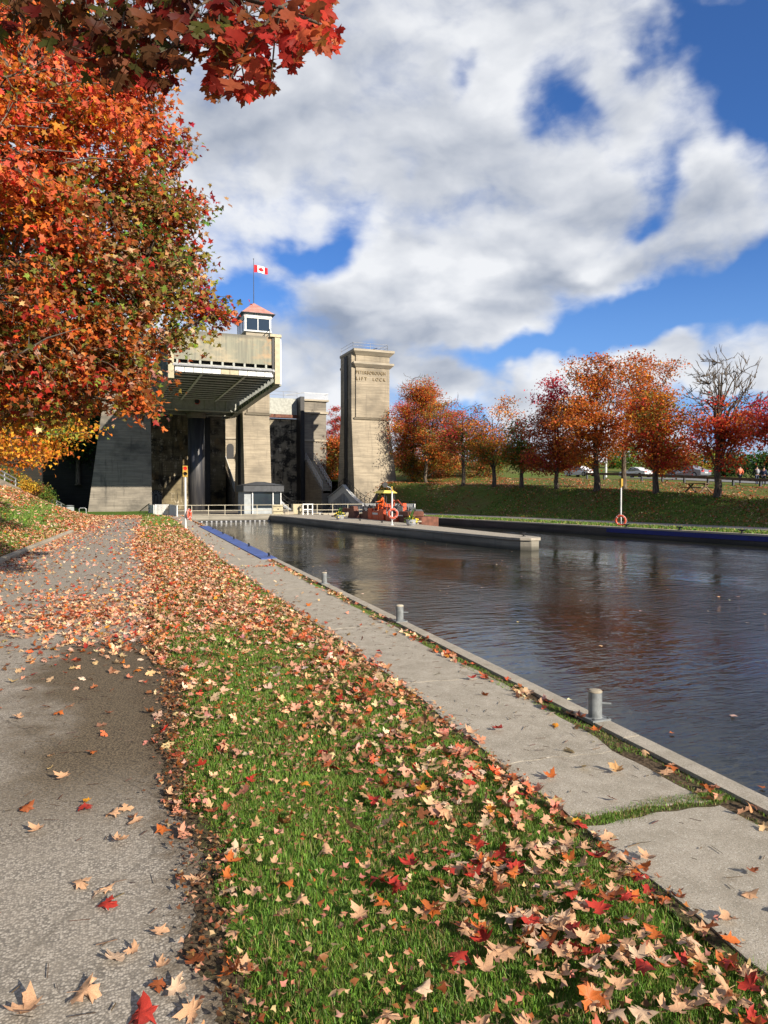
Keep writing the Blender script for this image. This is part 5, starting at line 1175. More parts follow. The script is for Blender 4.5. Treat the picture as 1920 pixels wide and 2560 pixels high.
far_tree(1392, 1220, 12, 1308, 1470, 950, 1192, 'dark red conical maple with bright crimson tip', lambda r, P, A: np.where((P[:, 2] > 10.0)[:, None], pick(r, len(P), [(CRIM * 1.4, 2), (RED, 1)]), pick(r, len(P), [(RUST * 1.2, 3), (CRIM, 1.2), (ORG, 1.6), (BRN, 1)])), 16, 150, 105, r0=.2, shape='cone', n=8)
far_tree(1304, 1214.7, 12, 1255, 1350, 1048, 1195, 'small dark green and orange tree left of the conical maple', clus(GRN, OLV, GRN * 1.3, ORG * .8, OLV), 17, 70, 95, r0=.2)
far_tree(1235, 1212, 12, 1178, 1300, 975, 1185, 'thin topped gold and green tree on the embankment', lambda r, P, A: zmix(r, P, 3, 10, [(OLV, 2), (GRN, 2), (ORG, 2)], [(GOLD, 2), (RUST, 1), (ORG, 1)]), 18, 110, 75, r0=.2, bare=lambda a, r: (a[2] > 9 and r.random() < .45), lsize=.16)
far_tree(1158, 1210, 12, 1105, 1205, 985, 1180, 'slim olive and pink tree with pale trunk', lambda r, P, A: zmix(r, P, 3, 11, [(OLV, 2), (GRN, 2), (RUST, 2)], [(CORAL * .8, 2), (OLV, 1), (CRIM, 1)]), 19, 90, 85, r0=.2, bare=lambda a, r: (a[2] > 9.5 and r.random() < .5))
far_tree(1065, 1218, 15, 1040, 1165, 935, 1200, 'rusty orange tree in the middle of the left hand far group', clus(RUST * 1.3, ORG, OLV * 1.3, ORG, BRN * 1.3), 20, 150, 115, r0=.22)
far_tree(1030, 1222, 16, 985, 1105, 940, 1210, 'large golden olive maple right of the lettered tower', lambda r, P, A: zmix(r, P, 2, 13, [(OLV * 1.4, 3), (GOLD * .8, 2), (GRN, 1)], [(CORAL * .9, 2), (RED, 1), (GOLD, 1.5), (OLV * 1.3, 1)]), 21, 260, 125, r0=.26, n=10)
far_tree(1010, 1222, 22, 980, 1070, 920, 1150, 'pink topped bare branched maple behind the golden maple', clus(CORAL, CRIM * 1.5, RED * 1.3), 22, 150, 80, r0=.24, nlimb=22, bare=lambda a, r: (a[2] > 15.5 + r.normal() * .8))
far_tree(838, 1240, 30, 795, 870, 985, 1245, 'red and orange tree showing between the two right hand towers', lambda r, P, A: zmix(r, P, 2, 16, [(RUST, 3), (ORG, 2), (OLV, 2)], [(CRIM * 1.3, 2), (RUST, 3)]), 23, 170, 110, r0=.25, lsize=.22)
far_tree(1085, 1212, 20, 1010, 1150, 1110, 1222, 'rusty red undergrowth tree between the trunks of the left far group', clus(RUST * .8, BRN, OLV * .8, RUST), 61, 110, 100, r0=.12, spread=.6)
far_tree(1205, 1200, 24, 1125, 1275, 1085, 1205, 'low brown and olive tree on the rise behind the thin topped tree', clus(BRN, OLV, RUST * .8, GRN), 62, 100, 90, r0=.12, spread=.6)
far_tree(835, 1236, 14, 790, 872, 1090, 1240, 'rusty tree filling the gap between the stair and the lettered tower', clus(RUST * 1.2, ORG * .8, OLV, BRN * 1.3), 64, 120, 90, r0=.2, lsize=.3, spread=.8)
far_tree(1010, 1225, 26, 960, 1060, 1120, 1235, 'dark rusty thicket at the right foot of the lettered tower', clus(BRN, RUST * .8, OLV * .8), 65, 90, 80, r0=.15, lsize=.26, spread=.8)
# distant trees and bushes beyond the road
bgl = [(1290, 1190, 1335, 1110, 1190, 'low green bush beyond the road at the left end of the guard rail', clus(GRN, GRN * 1.3, OLV)), (1410, 1188, 1490, 1120, 1185, 'yellow green bush behind the white car', clus(OLV * 1.4, YEL * .7, GRN * 1.3)),
       (1520, 1188, 1600, 1100, 1185, 'bright green bush beyond the road behind the white pole', clus(GRN * 1.4, GRN, OLV)), (1610, 1190, 1690, 1110, 1188, 'yellow bush beyond the road left of the silver car', clus(YEL * .8, OLV, YEL)), (1690, 1190, 1790, 1120, 1188, 'golden bush beyond the road behind the silver car', clus(YEL * .8, OLV * 1.3, GRN)),
       (1780, 1190, 1880, 1122, 1195, 'dark green conifer clump behind the walkers', clus(DGRN, DGRN * 1.6, GRN * .6)), (1870, 1190, 1960, 1135, 1195, 'grey green tree clump at the right edge beyond the road', clus(DGRN * 1.4, GRN * .7)), (1000, 1190, 1060, 1085, 1200, 'dull red undergrowth tree behind the lettered tower', clus(RUST, BRN)), (1190, 1190, 1280, 1090, 1190, 'olive thicket behind the thin topped tree', clus(OLV, BRN, GRN))]
for k, (xa_, yb_, xb_, yt_, yb2, lb, cf) in enumerate(bgl):
    xm = (xa_ + xb_) / 2; p = np.array(at_far(xm, 1190, 60. + 6 * (k % 3))); d = np.linalg.norm(p[:2]) ; bl = canopy(xa_, xb_, yt_, yb2, (p - CAM) @ fw, 50 + k, 5)
    tree('background_tree', lb, p, bl, cf, 60, 60, .34, 70 + k, .18, 1.2, 7, None, .8, 'trees beyond the far road')
# utility pole beyond the road
p = np.array(at_far(1515, 1190, 43.)); o = thing('utility_pole', p, 'white utility pole beyond the road behind the orange trees', 'pole'); mb = MB(); mb.tube([p, p + (0, 0, 7.5)], .14, 8); mb.build('shaft', M_white, o)

M_twig = flatm('pale_twig', (.30, .26, .22))
# --- large maple overhanging from the left
def big_maple():
    r = np.random.default_rng(101); base = np.array([-6.6, 11.2, 0.]); base[2] = float(near_z(base[0], base[1]))
    o = thing('maple_tree', base, 'huge orange, red and olive maple filling the left side of the view', 'tree')
    # crown masses: direction, distance, radius in photo px, colour key
    B = [(60, 130, 12.5, 150, 'a'), (200, 170, 12, 130, 'a'), (310, 260, 12, 95, 'a'), (120, 300, 11, 160, 'a'), (250, 350, 11.5, 120, 'a'), (60, 460, 10.5, 150, 'a'), (330, 270, 12.8, 70, 'r'),
         (400, 420, 13, 85, 'r'), (445, 520, 13, 74, 'r'), (360, 540, 12.5, 120, 'o'), (250, 560, 12, 130, 'o'), (120, 620, 11, 150, 'c'), (445, 640, 13, 72, 'r'), (380, 680, 12.5, 105, 'o'), (300, 720, 12, 130, 'o'), (485, 735, 13, 46, 'r'),
         (160, 780, 11.5, 140, 'c'), (40, 760, 10.5, 130, 'c'), (395, 800, 12.5, 80, 'o'), (315, 850, 12, 92, 'c'), (240, 900, 12, 110, 'c'), (100, 930, 11.5, 130, 'c'), (335, 925, 12, 52, 'c'), (335, 975, 11.8, 34, 'c'), (0, 900, 10.5, 120, 'c'), (30, 1000, 12, 90, 'c'), (160, 1000, 12.5, 70, 'c'),
         (-120, 200, 12, 200, 'a'), (-160, 500, 12, 220, 'o'), (-140, 800, 12, 200, 'c'), (-380, 350, 13, 260, 'a'), (-400, 750, 13, 240, 'o'), (20, 40, 13, 120, 'a'), (-100, 0, 13, 160, 'a'), (512, 768, 13.2, 30, 'r'), (545, 780, 13.2, 10, 'r'), (338, 1015, 11.7, 16, 'c')]
    pal = {'a': [(CORAL * 1.12, 5), (ORG * 1.1, 4), (RED * 1.2, 1), (OLV, .8), (GOLD, 1)], 'r': [(RUST * 1.2, 3), (RED, 2), (OLV * 1.25, 3), (TAN * .75, 1.5), (CRIM, 1)], 'o': [(OLV * 1.35, 4.6), (BRN * 1.2, 2), (RUST, 2), (TAN * .85, 2), (RED, .6), (GRN * 1.4, 1.2)], 'c': [(RUST, 2), (ORG, 2.4), (OLV, 2.6), (RED, 1.2), (TAN * .8, 1.2), (GOLD * .8, .8), (BRN, 1.2)]}
    att = []; key = []
    for px, py, d, rad, k in B:
        c = PD(px, py, d); R = rad / F * d; n = max(5, int(40 * (R / .9) ** 2)); q = unit(r.normal(size=(n, 3))) * (r.uniform(0, 1, (n, 1)) ** .38) * R * (1., 1.25, .92)
        att += list(c + q); key += [k] * n
    att = np.array(att); key = np.array(key)
    mb = skeleton(base, att, r, 46, .34, 2.6); mb.build('trunk', M_bark, o, smooth=True)
    n_att = len(att); nper = 58; idx = np.repeat(np.arange(n_att), nper)
    ax = unit(r.normal(size=(n_att, 3)) * (1, 1, .35)); tloc = r.uniform(-1, 1, (len(idx), 1))       # sprays along a twig
    P = att[idx] + ax[idx] * tloc * .42 + r.normal(size=(len(idx), 3)) * (.14, .14, .10) + np.array([0, 0, -.10]) * tloc ** 2
    nr = unit(np.array(sun_dir) * .45 + np.array([0, 0, .35]) + r.normal(size=P.shape) * .62); tp = ax[idx] * np.sign(tloc) * .6 + r.normal(size=P.shape) * .6 + (0, 0, -.8)
    sz = .094 * r.uniform(.6, 1.3, len(P))
    # clump colour: mostly one choice per spray
    base_c = np.zeros((n_att, 3)); 
    for k in pal: m = key == k; base_c[m] = pick(r, m.sum(), pal[k])
    own = np.zeros((len(P), 3)); kk = key[idx]
    for k in pal: m = kk == k; own[m] = pick(r, m.sum(), pal[k])
    mixm = (r.uniform(0, 1, (len(P), 1)) < .5); c = np.where(mixm, base_c[idx], own); c = jitter(c * 1.18, r, .3, .14)
    V, Fc, rep = leaf_geo(P, nr, tp, sz, LEAF_B, .28, r); np_mesh('crown', V, Fc, np.repeat(c, rep, 0), M_leaf, o)
    # bare dead twigs catching the light
    for px, py, d in ((60, 250, 10.2), (180, 200, 10.4), (90, 370, 9.9), (220, 390, 10.3), (30, 310, 10), (110, 870, 9.8)):
        mb = MB(); a = PD(px - 70, py + 20, d + .4); b = PD(px + 90, py + (10 if py < 800 else -50), d - .3); m = (a + b) / 2 + (0, 0, .06); mb.tube([a, m, b], [.014, .010, .004], 5)
        for k in range(5): q = a + (m - a) * r.uniform(.3, 1); mb.tube([q, q + r.normal(size=3) * .15], [.006, .003], 3)
        mb.build('dead_twig', M_twig, o)
    print('big maple leaves', len(P))
big_maple()
# --- golden maple behind, lower left
def gold_maple():
    r = np.random.default_rng(31); base = np.array([-13., 30., 3.0])
    B = [(40, 1040, 24, 90, 0), (110, 1060, 24, 80, 0), (180, 1090, 24, 60, 1), (225, 1095, 24, 22, 1), (60, 1130, 23, 75, 1), (120, 1150, 23, 45, 1), (150, 1165, 22.6, 20, 1), (0, 1100, 24, 90, 1), (-100, 1050, 25, 140, 0), (-60, 900, 26, 160, 0), (100, 960, 26, 110, 0)]
    bl = []; 
    for px, py, d, rad, k in B: c = PD(px, py, d); R = rad / F * d; bl.append((c[0], c[1], c[2], R, R * 1.2, R * .85))
    def cf(r, P, A):
        q = np.array([proj(p)[:2] for p in A[::1]]) if False else None
        h = np.sin(A[:, 0] * 2.3 + A[:, 2] * 2.2) + r.normal(0, .6, len(P)); low = A[:, 2] < 3.7 + .2 * np.sin(A[:, 0] * 2)
        c = np.where((h > .2)[:, None], pick(r, len(P), [(GOLD, 3), (YEL, 2), (ORG, 1)]), pick(r, len(P), [(OLV * 1.6, 3), (YEL * .8, 2), (GRN * 1.5, 1.2)])); return np.where(low[:, None], pick(r, len(P), [(GOLD * 1.05, 4), (ORG, 2), (YEL, 1)]), c)
    tree('maple_tree', 'golden yellow and orange maple at the lower left, behind the huge maple', base, bl, cf, 330, 80, .115, 33, .22, 2.4, 20, None, .32, shape=LEAF_C)
gold_maple()
# dark trees behind the left tower
for k, (x0, x1, yt, yb, d, lb) in enumerate([(130, 260, 850, 1180, 96, 'dark evergreen crowded against the left tower'), (20, 180, 820, 1200, 100, 'dark green tree behind the golden maple'), (-140, 60, 860, 1200, 98, 'shadowy green tree high on the left slope'), (180, 290, 800, 1010, 112, 'dark green treetop above the left wall')]):
    c = PD((x0 + x1) / 2, yb, d); bl = canopy(x0, x1, yt, yb, d, 200 + k, 7); tree('evergreen_tree', lb, (c[0], c[1], c[2] - 1.5), bl, clus(DGRN, DGRN * 1.5, GRN * .5), 130, 90, .34, 210 + k, .3, 3., 10, None, .8, 'dark trees behind the left slope')
# shrubs beside the ramp
for k, (px, py, d, rad, cf, lb) in enumerate([(62, 1215, 52, 30, clus(YEL, YEL * .8, OLV * 1.8), 'bright yellow shrub behind the ramp railing'), (125, 1240, 60, 26, clus(GRN * 1.5, OLV, GRN), 'green shrub lower down behind the ramp railing'), (15, 1195, 50, 36, clus(OLV, GRN, YEL * .7), 'olive shrub at the left edge behind the ramp railing'), (95, 1222, 56, 22, clus(BRN, OLV, GRN), 'brownish shrub between the yellow and green shrubs')]):
    c = PD(px, py, d); R = rad / F * d; tree('shrub', lb, (c[0] - .3, c[1] + .6, c[2] - R - .6), [(c[0] - .3, c[1] + .6, c[2], R, R, R * .8)], cf, 40, 40, .13, 300 + k, .04, .4, 8, None, .25, cat='shrub', group='shrubs along the ramp')

# --- branch hanging overhead at the top of the view
def overhead():
    r = np.random.default_rng(55); base = np.array([-4.2, -1.0, 0.]); base[2] = float(near_z(base[0], base[1]))
    o = thing('maple_tree', base, 'near maple branch of large dark red leaves hanging over the top of the view', 'tree')
    D = 2.9; lim = [(-500, -500), (-200, -260), (100, -130), (330, -60), (560, -20), (700, 20), (800, 60)]
    pts = [PD(x, y, D + .25 - .1 * i) for i, (x, y) in enumerate(lim)]
    tb = [base - (0, 0, .2), base, base + (.1, .1, 2.), base + (.3, .3, 4.2)]; mb = MB(); mb.tube(tb, [.3, .24, .2, .14], 12); mb.tube([tb[2], tb[2] * .4 + pts[0] * .6 + (0, 0, .5), pts[0]] + pts[1:], [.12, .08, .045, .035, .026, .018, .012, .008, .005], 8)
    # spray centres: px, py, radius px, count
    C_ = [(-120, -60, 120, 34, 'd'), (-300, -180, 140, 36, 'd'), (-520, -330, 150, 34, 'm'), (60, -120, 110, 30, 'd'), (240, -110, 100, 26, 'm'), (430, -90, 90, 22, 'm'), (-160, -280, 120, 26, 'r'), (40, 20, 90, 26, 'd'), (150, 30, 90, 28, 'd'), (260, 40, 95, 32, 'd'), (380, 30, 95, 34, 'd'), (500, 30, 95, 34, 'd'), (620, 25, 90, 34, 'm'), (720, 30, 60, 20, 'r'), (250, 130, 75, 22, 'd'), (340, 120, 80, 26, 'd'), (430, 105, 75, 24, 'd'),
          (290, 180, 45, 9, 'd'), (395, 175, 50, 14, 'd'), (540, 110, 60, 24, 'm'), (620, 110, 50, 18, 'r'), (570, 180, 42, 14, 'r'), (650, 170, 32, 9, 'r'), (535, 215, 22, 5, 'r'), (585, 225, 18, 4, 'r'), (700, 80, 45, 14, 'r'), (760, 90, 55, 20, 'b'), (815, 95, 34, 12, 'b'), (735, 150, 30, 7, 'r'), (790, 20, 40, 8, 'r'), (620, 240, 20, 4, 'r'), (545, 245, 14, 2, 'r'), (675, 215, 16, 3, 'r')]
    pal = {'d': [(RED * .38, 3), (OLV * .5, 2.4), (BRN * .6, 3), (RUST * .5, 3)], 'm': [(RED * .8, 3), (RUST * .8, 2), (OLV * .7, 1.4), (ORG * .6, 1)], 'r': [(RED * 1.25, 4), (CORAL * .8, 1.5), (RUST, 1)], 'b': [(RED * 1.5, 3), (CORAL * 1.1, 3), (ORG, 1)]}  # dark sprays are toned down to put backlit shading into the leaf colour
    P = []; N = []; T = []; S = []; Cc = []
    for px, py, rad, n, k in C_:
        c = PD(px, py, D + r.uniform(-.2, .2)); near = min(pts, key=lambda q: np.linalg.norm(q - c)); e = c - (0, 0, .02)
        mb.tube([near, near * .5 + e * .5 + (0, 0, .05), e], [.007, .004, .0025], 5, cap=False)
        for i in range(int(n * 1.9)):
            a = r.uniform(0, 2 * math.pi); q = rad * math.sqrt(r.uniform(0, 1)); p = PD(px + q * math.cos(a), py + q * math.sin(a), D + r.normal() * .22); P.append(p); T.append(np.array([r.normal() * .45, r.normal() * .3, -1.])); 
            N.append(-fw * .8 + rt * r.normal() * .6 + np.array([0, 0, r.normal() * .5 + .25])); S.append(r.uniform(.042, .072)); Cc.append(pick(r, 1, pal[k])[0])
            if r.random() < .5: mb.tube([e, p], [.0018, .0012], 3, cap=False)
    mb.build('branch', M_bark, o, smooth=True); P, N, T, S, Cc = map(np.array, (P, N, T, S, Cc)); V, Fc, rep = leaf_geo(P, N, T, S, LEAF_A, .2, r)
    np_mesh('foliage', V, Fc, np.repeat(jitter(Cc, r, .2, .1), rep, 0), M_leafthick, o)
overhead()

# ---------------------------------------------------------------- fallen leaves
LC = [(TAN, 5.5), (PALE * .95, 2.2), (np.array([.52, .22, .13]), 2.4), (CORAL * .85, 1.2), (ORG, .8), (RED * .9, .55), (RUST, .6), (BRN, 1.2), (GOLD, .3)]
def leaf_density(X, Y):
    """leaves per square metre on the near bank"""
    a = asph_l(Y); b = asph_r(Y); c = lawn_r(Y); k = kerb_x(Y); n1 = np.sin(X * 2.3 + 1.1 * np.sin(Y * .9)) * np.cos(Y * .8 + X); n2 = np.sin(X * 5.1 + Y * 3.3 + 2 * np.sin(X * 2 + Y * .7))
    on_path = (X > a) & (X < b); on_lawn = (X >= b) & (X < c); on_walk = (X >= c) & (X < k - .17); slope = X <= a
    w = np.clip((X - b) / (c - b), 0, 1)
    d = np.zeros_like(X)
    band = np.exp(-((Y - 10.8 - .35 * (X + 1)) / 2.3) ** 2)
    dp = 2.6 + 160 * band * (.75 + .5 * n1) + np.where(Y > 13, 60 * np.exp(-(X - a) / .7) + 13 * (.6 + .7 * n1) * np.exp(-(Y - 13) / 14), 0) + np.where((Y > 8.2), 110 * np.exp(-(b - X) / .2) * (1 - .75 * sstep((Y - 28) / 8)), 14 * np.exp(-(b - X) / .16)) + np.where(Y > 56, 60, 0)
    d = np.where(on_path, dp, d)
    edge = np.exp(-((c - X) / .16)); far = sstep((Y - 7.5) / 4)
    dl = 30 + 46 * np.clip(n1, 0, 1) + 26 * n2 * (n2 > 0) + 80 * edge * (1 - far) + 120 * far * (1 - .75 * sstep((w - .55) / .4)) * (1 - sstep((Y - 20) / 12)) + 60 * np.exp(-((w - .75) / .25) ** 2) * (1 - far)
    dl = dl * (1 - .72 * np.exp(-((w - .30) / .22) ** 2) * (1 - far)) * (1 - .85 * sstep((Y - 34) / 12)) ; dl = np.where((w < .14) & (Y > 8) & (Y < 40), 140., dl)
    d = np.where(on_lawn, np.maximum(dl, 4), d)
    d = np.where(on_walk, 2.2 + 40 * np.exp(-(X - c) / .07) + 4 * (Y > 17) * np.exp(-np.abs(Y - 17.5) / .1) * 20, d)
    d = np.where((X > k - .34) & (X < k - .15), 55 + 35 * n2, d); d = np.where((X > k - .56) & (Y > 19.2) & (Y < 41.4), 0, d)
    t_ = a - X; gs = np.exp(-((t_ - 2.3 - (Y - 38) * .05) / 1.0) ** 2) * sstep((Y - 30) / 6) * .93
    d = np.where(slope, 125 * (1 - gs) * (.75 + .35 * n1), d)
    return np.where((Y > 59.5) & (X < b) & ~on_walk, 70, np.clip(d, 0, 400))
def scatter(x0, x1, y0, y1, mult, r, vis=True):
    mx = 190. * mult; n = int((x1 - x0) * (y1 - y0) * mx); X = r.uniform(x0, x1, n); Y = r.uniform(y0, y1, n); k = r.uniform(0, mx, n) < leaf_density(X, Y) * mult; X, Y = X[k], Y[k]
    P = np.stack([X, Y, near_z(X, Y)], 1); v = P - CAM; d = v @ fw; sx = 960 + F * (v @ rt) / np.maximum(d, .1); sy = 1280 - F * (v @ upv) / np.maximum(d, .1)
    inv = (d > 1.3) & (sx > -60) & (sx < 1980) & (sy < 2620); m = ((d > .5) & (sx > -250) & (sx < 2150) & (sy < 2800)) | (d < 2.2); return P[m], np.where(inv, d, 90.)[m]
def place(P, r):
    X, Y = P[:, 0], P[:, 1]; onp = (X > asph_l(Y)) & (X < asph_r(Y)); onw = X > lawn_r(Y)
    z = P[:, 2] + np.where(onp, .032, np.where(onw, .036, .02 + r.uniform(0, .035, len(P)))); z = np.where((X > kerb_x(Y) - .36) & (X < kerb_x(Y) - .15), .032, z); return np.stack([X, Y, z], 1), onp, onw
rl = np.random.default_rng(404)
Pn, dn = scatter(-4, 4.2, -2.5, 9.5, 1.45, rl); o_ = np.argsort(dn); Pn = Pn[o_]; dn = dn[o_]
NI = 300; Pi = Pn[:NI]; Pr = Pn[NI:]
# hand-placed leaves that stand out in the foreground of the photo
hand = [(60, 2540, 'tan'), (350, 2548, 'red'), (213, 2490, 'tan'), (268, 2268, 'red'), (280, 2040, 'tan'), (155, 1950, 'tan'), (215, 2025, 'red'), (300, 2110, 'tan'), (410, 2080, 'orange'), (90, 2085, 'tan'), (205, 2215, 'tan'), (65, 2025, 'brown'), (145, 1787, 'orange'), (45, 1797, 'tan'), (230, 1885, 'orange'), (430, 1995, 'tan'), (340, 2065, 'tan'), (485, 2415, 'brown'), (700, 2290, 'tan'), (1165, 2010, 'tan'), (1245, 1828, 'red'), (1615, 2153, 'tan'), (1375, 1948, 'orange'), (1520, 2107, 'tan'), (1830, 2370, 'orange'), (1447, 2068, 'red'), (1490, 1832, 'orange'), (1680, 1925, 'orange'), (1665, 1942, 'tan'), (1750, 1990, 'tan'), (1180, 1700, 'red')]
PAL = {'tan': TAN * 1.02, 'red': RED * 1.0, 'orange': ORG * 1.05, 'brown': RUST * .8, 'pale': PALE * .95}
LM = {}
for k, c in PAL.items():
    m, nt = nodes('leaf_' + k); t = NT(nt); p = t.n('ShaderNodeTexCoord').outputs['Object']; nz = t.noise(p, 30., 4, .6).outputs[0]; n2_ = t.noise(p, 9., 3, .6).outputs[0]
    cc = t.mix(t.ramp(nz, .3, .7), [x * .72 for x in c], [min(.95, x * 1.12) for x in c]); cc = t.mix(t.ramp(n2_, .55, .75, 0, .5), cc, [c[0] * .6, c[1] * .45, c[2] * .4])
    b_ = t.bsdf(cc, .55, 0, .3); tr_ = t.n('ShaderNodeBsdfTranslucent', ins={'Color': cc}).outputs[0]; t.out(t.n('ShaderNodeMixShader', ins={0: .12, 1: b_, 2: tr_}).outputs[0]); LM[k] = m
LMESH = {}
for k in PAL:
    for v in range(5):
        r = np.random.default_rng(900 + v); V, Fc, _ = leaf_geo(np.zeros((1, 3)), np.array([[0, 0, 1.]]), np.array([[0, 1., 0]]), np.array([1.]), LEAF_A * (1 + .10 * r.normal(size=LEAF_A.shape) * .6), .55, r)
        me = bpy.data.meshes.new('maple_leaf'); vs = [tuple(q) for q in V]; fs = [tuple(int(i) for i in f) for f in Fc]; st = len(vs); b0 = Vector(vs[1]); w = .014
        vs += [tuple(b0 + Vector((-w, 0, 0))), tuple(b0 + Vector((w, 0, 0))), tuple(b0 + Vector((w + .08, -.45, .03))), tuple(b0 + Vector((-w + .08, -.45, .03)))]; fs.append((st, st + 1, st + 2, st + 3))
        me.from_pydata(vs, [], fs); me.materials.append(LM[k]); me.shade_smooth(); LMESH[(k, v)] = me
def lone_leaf(p, kind, v, size, rot, surf, why=''):
    o = bpy.data.objects.new('fallen_maple_leaf', LMESH[(kind, v)]); col.objects.link(o); o.location = tuple(float(q) for q in p); o.rotation_euler = rot; o.scale = (size,) * 3
    on = {'p': 'lying on the grey asphalt path in the foreground', 'w': 'lying on or beside the concrete walk in the foreground', 'g': 'lying in the foreground grass'}[surf]
    tag(o, '%s curled maple leaf %s' % ({'tan': 'tan', 'red': 'red', 'orange': 'orange', 'brown': 'rusty brown', 'pale': 'pale beige'}[kind], on), 'leaf', '%s maple leaves %s' % ({'tan': 'tan', 'red': 'red', 'orange': 'orange', 'brown': 'rusty brown', 'pale': 'pale beige'}[kind], on)); return o
Pi = Pi[:NI - len(hand)]; Pp, onp, onw = place(Pi, rl)
kinds = ['tan', 'pale', 'orange', 'red', 'brown']; kw = np.array([.50, .20, .11, .10, .09])
for i in range(len(Pp)):
    lone_leaf(Pp[i] + (0, 0, .012), kinds[rl.choice(5, p=kw)], int(rl.integers(5)), rl.uniform(.045, .076), (rl.normal() * .22, rl.normal() * .22, rl.uniform(0, 6.28)), 'p' if onp[i] else ('w' if onw[i] else 'g'))
for px, py, kd in hand:
    p = G(px, py, .03); s_ = 'p' if p[0] < asph_r(p[1]) else ('w' if p[0] > lawn_r(p[1]) else 'g'); lone_leaf(p + (0, 0, .022), kd, int(rl.integers(5)), (.10 if py > 2450 else .070), (rl.normal() * .18, rl.normal() * .18, rl.uniform(0, 6.28)), s_)
def litter():
    Vs, Fs, Cs = [], [], []; off = 0
    def addl(P, size, shape, fan, curl=.4, pal=LC):
        nonlocal off
        if not len(P): return
        Pp, a, b = place(P, rl); N = len(Pp); nr = unit(rl.normal(size=(N, 3)) * .42 + (0, 0, 1)); tp = rl.normal(size=(N, 3)) * (1, 1, .1); sz = size * rl.uniform(.6, 1.3, N); Pp[:, 2] += .012
        V, Fc, rep = leaf_geo(Pp, nr, tp, sz, shape, curl, rl); Vs.append(V); Fs.append(Fc + off); off += len(V); Cs.append(np.repeat(jitter(pick(rl, N, pal), rl, .25, .1), rep, 0))
    addl(Pr, .060, LEAF_A, True)
    P, d = scatter(-8, 4.6, 9.5, 20, 1.9, rl); addl(P, .070, LEAF_B, True)
    P, d = scatter(-14, 5.6, 20, 36, 1.2, rl); addl(P, .10, LEAF_C, True)
    P, d = scatter(-26, 7, 36, 66, .55, rl); addl(P, .17, LEAF_C, True)
    # small broken fragments on the lawn
    n = 9000; X = rl.uniform(.3, 3.0, n); Y = rl.uniform(1.5, 12, n); k = (X > asph_r(Y) - .12) & (X < lawn_r(Y) + .08); P = np.stack([X[k], Y[k], near_z(X[k], Y[k])], 1); addl(P, .030, LEAF_C, True, pal=[(TAN * .8, 4), (BRN, 3), (np.array([.45, .2, .12]), 2), (RUST, 1)])
    n = 1300; Y = rl.uniform(1.2, 9, n); X = asph_r(Y) + rl.normal(.03, .07, n); P = np.stack([X, Y, np.maximum(near_z(X, Y), .02)], 1); addl(P, .026, LEAF_C, True, pal=[(BRN, 3), (BRN * .5, 3), (TAN * .6, 2), (RUST * .7, 1)])
    V = np.concatenate(Vs); Fc = np.concatenate(Fs); C3 = np.concatenate(Cs); print('litter leaves faces', len(Fc))
    tag(np_mesh('leaf_litter', V, Fc, C3, M_litter), 'carpet of small fallen maple leaves over the path, lawn and left slope', 'leaf litter', kind='stuff')
    # leaves on the far embankment and floating leaves
    n = 26000; S = rl.uniform(-30, 40, n); T = np.where(rl.random(n) < .5, rl.uniform(6.8, 13, n), rl.uniform(12, 27, n)); X = A2[0] + US[0] * S + NS[0] * T; Y = A2[1] + US[1] * S + NS[1] * T; Z = far_z(S, T) + .03
    k = rl.random(n) < (.35 + .5 * (np.sin(S * .5 + T * .8) > 0)) * np.where(T < 7.6, .4, 1) * np.where((S > 20) | (T > 11.8), 1.2, .75); P = np.stack([X, Y, Z], 1)[k]; N = len(P)
    V, Fc, rep = leaf_geo(P, unit(rl.normal(size=(N, 3)) * .4 + (-.3, 0, 1)), rl.normal(size=(N, 3)), .16 * rl.uniform(.6, 1.3, N), LEAF_C, .3, rl)
    tag(np_mesh('leaf_litter', V, Fc, np.repeat(jitter(pick(rl, N, [(TAN * .8, 3), (RUST, 3), (ORG * .8, 2), (BRN, 2)]), rl), rep, 0), M_litter), 'scattered brown and orange leaves over the far embankment', 'leaf litter', kind='stuff')
    n = 170; X = rl.uniform(4.2, 16, n); Y = rl.uniform(3, 50, n); k = X > kerb_x(Y) + .1; P = np.stack([X[k], Y[k], np.full(k.sum(), -.515)], 1); N = len(P)
    V, Fc, rep = leaf_geo(P, unit(rl.normal(size=(N, 3)) * .08 + (0, 0, 1)), rl.normal(size=(N, 3)) * (1, 1, .05), .08 * rl.uniform(.7, 1.2, N), LEAF_C, .1, rl)
    tag(np_mesh('floating_leaves', V, Fc, np.repeat(jitter(pick(rl, N, [(TAN, 3), (PALE, 2), (RUST, 1)]), rl), rep, 0), M_litter), 'small leaves floating scattered on the dark canal water', 'leaf litter', kind='stuff')
litter()

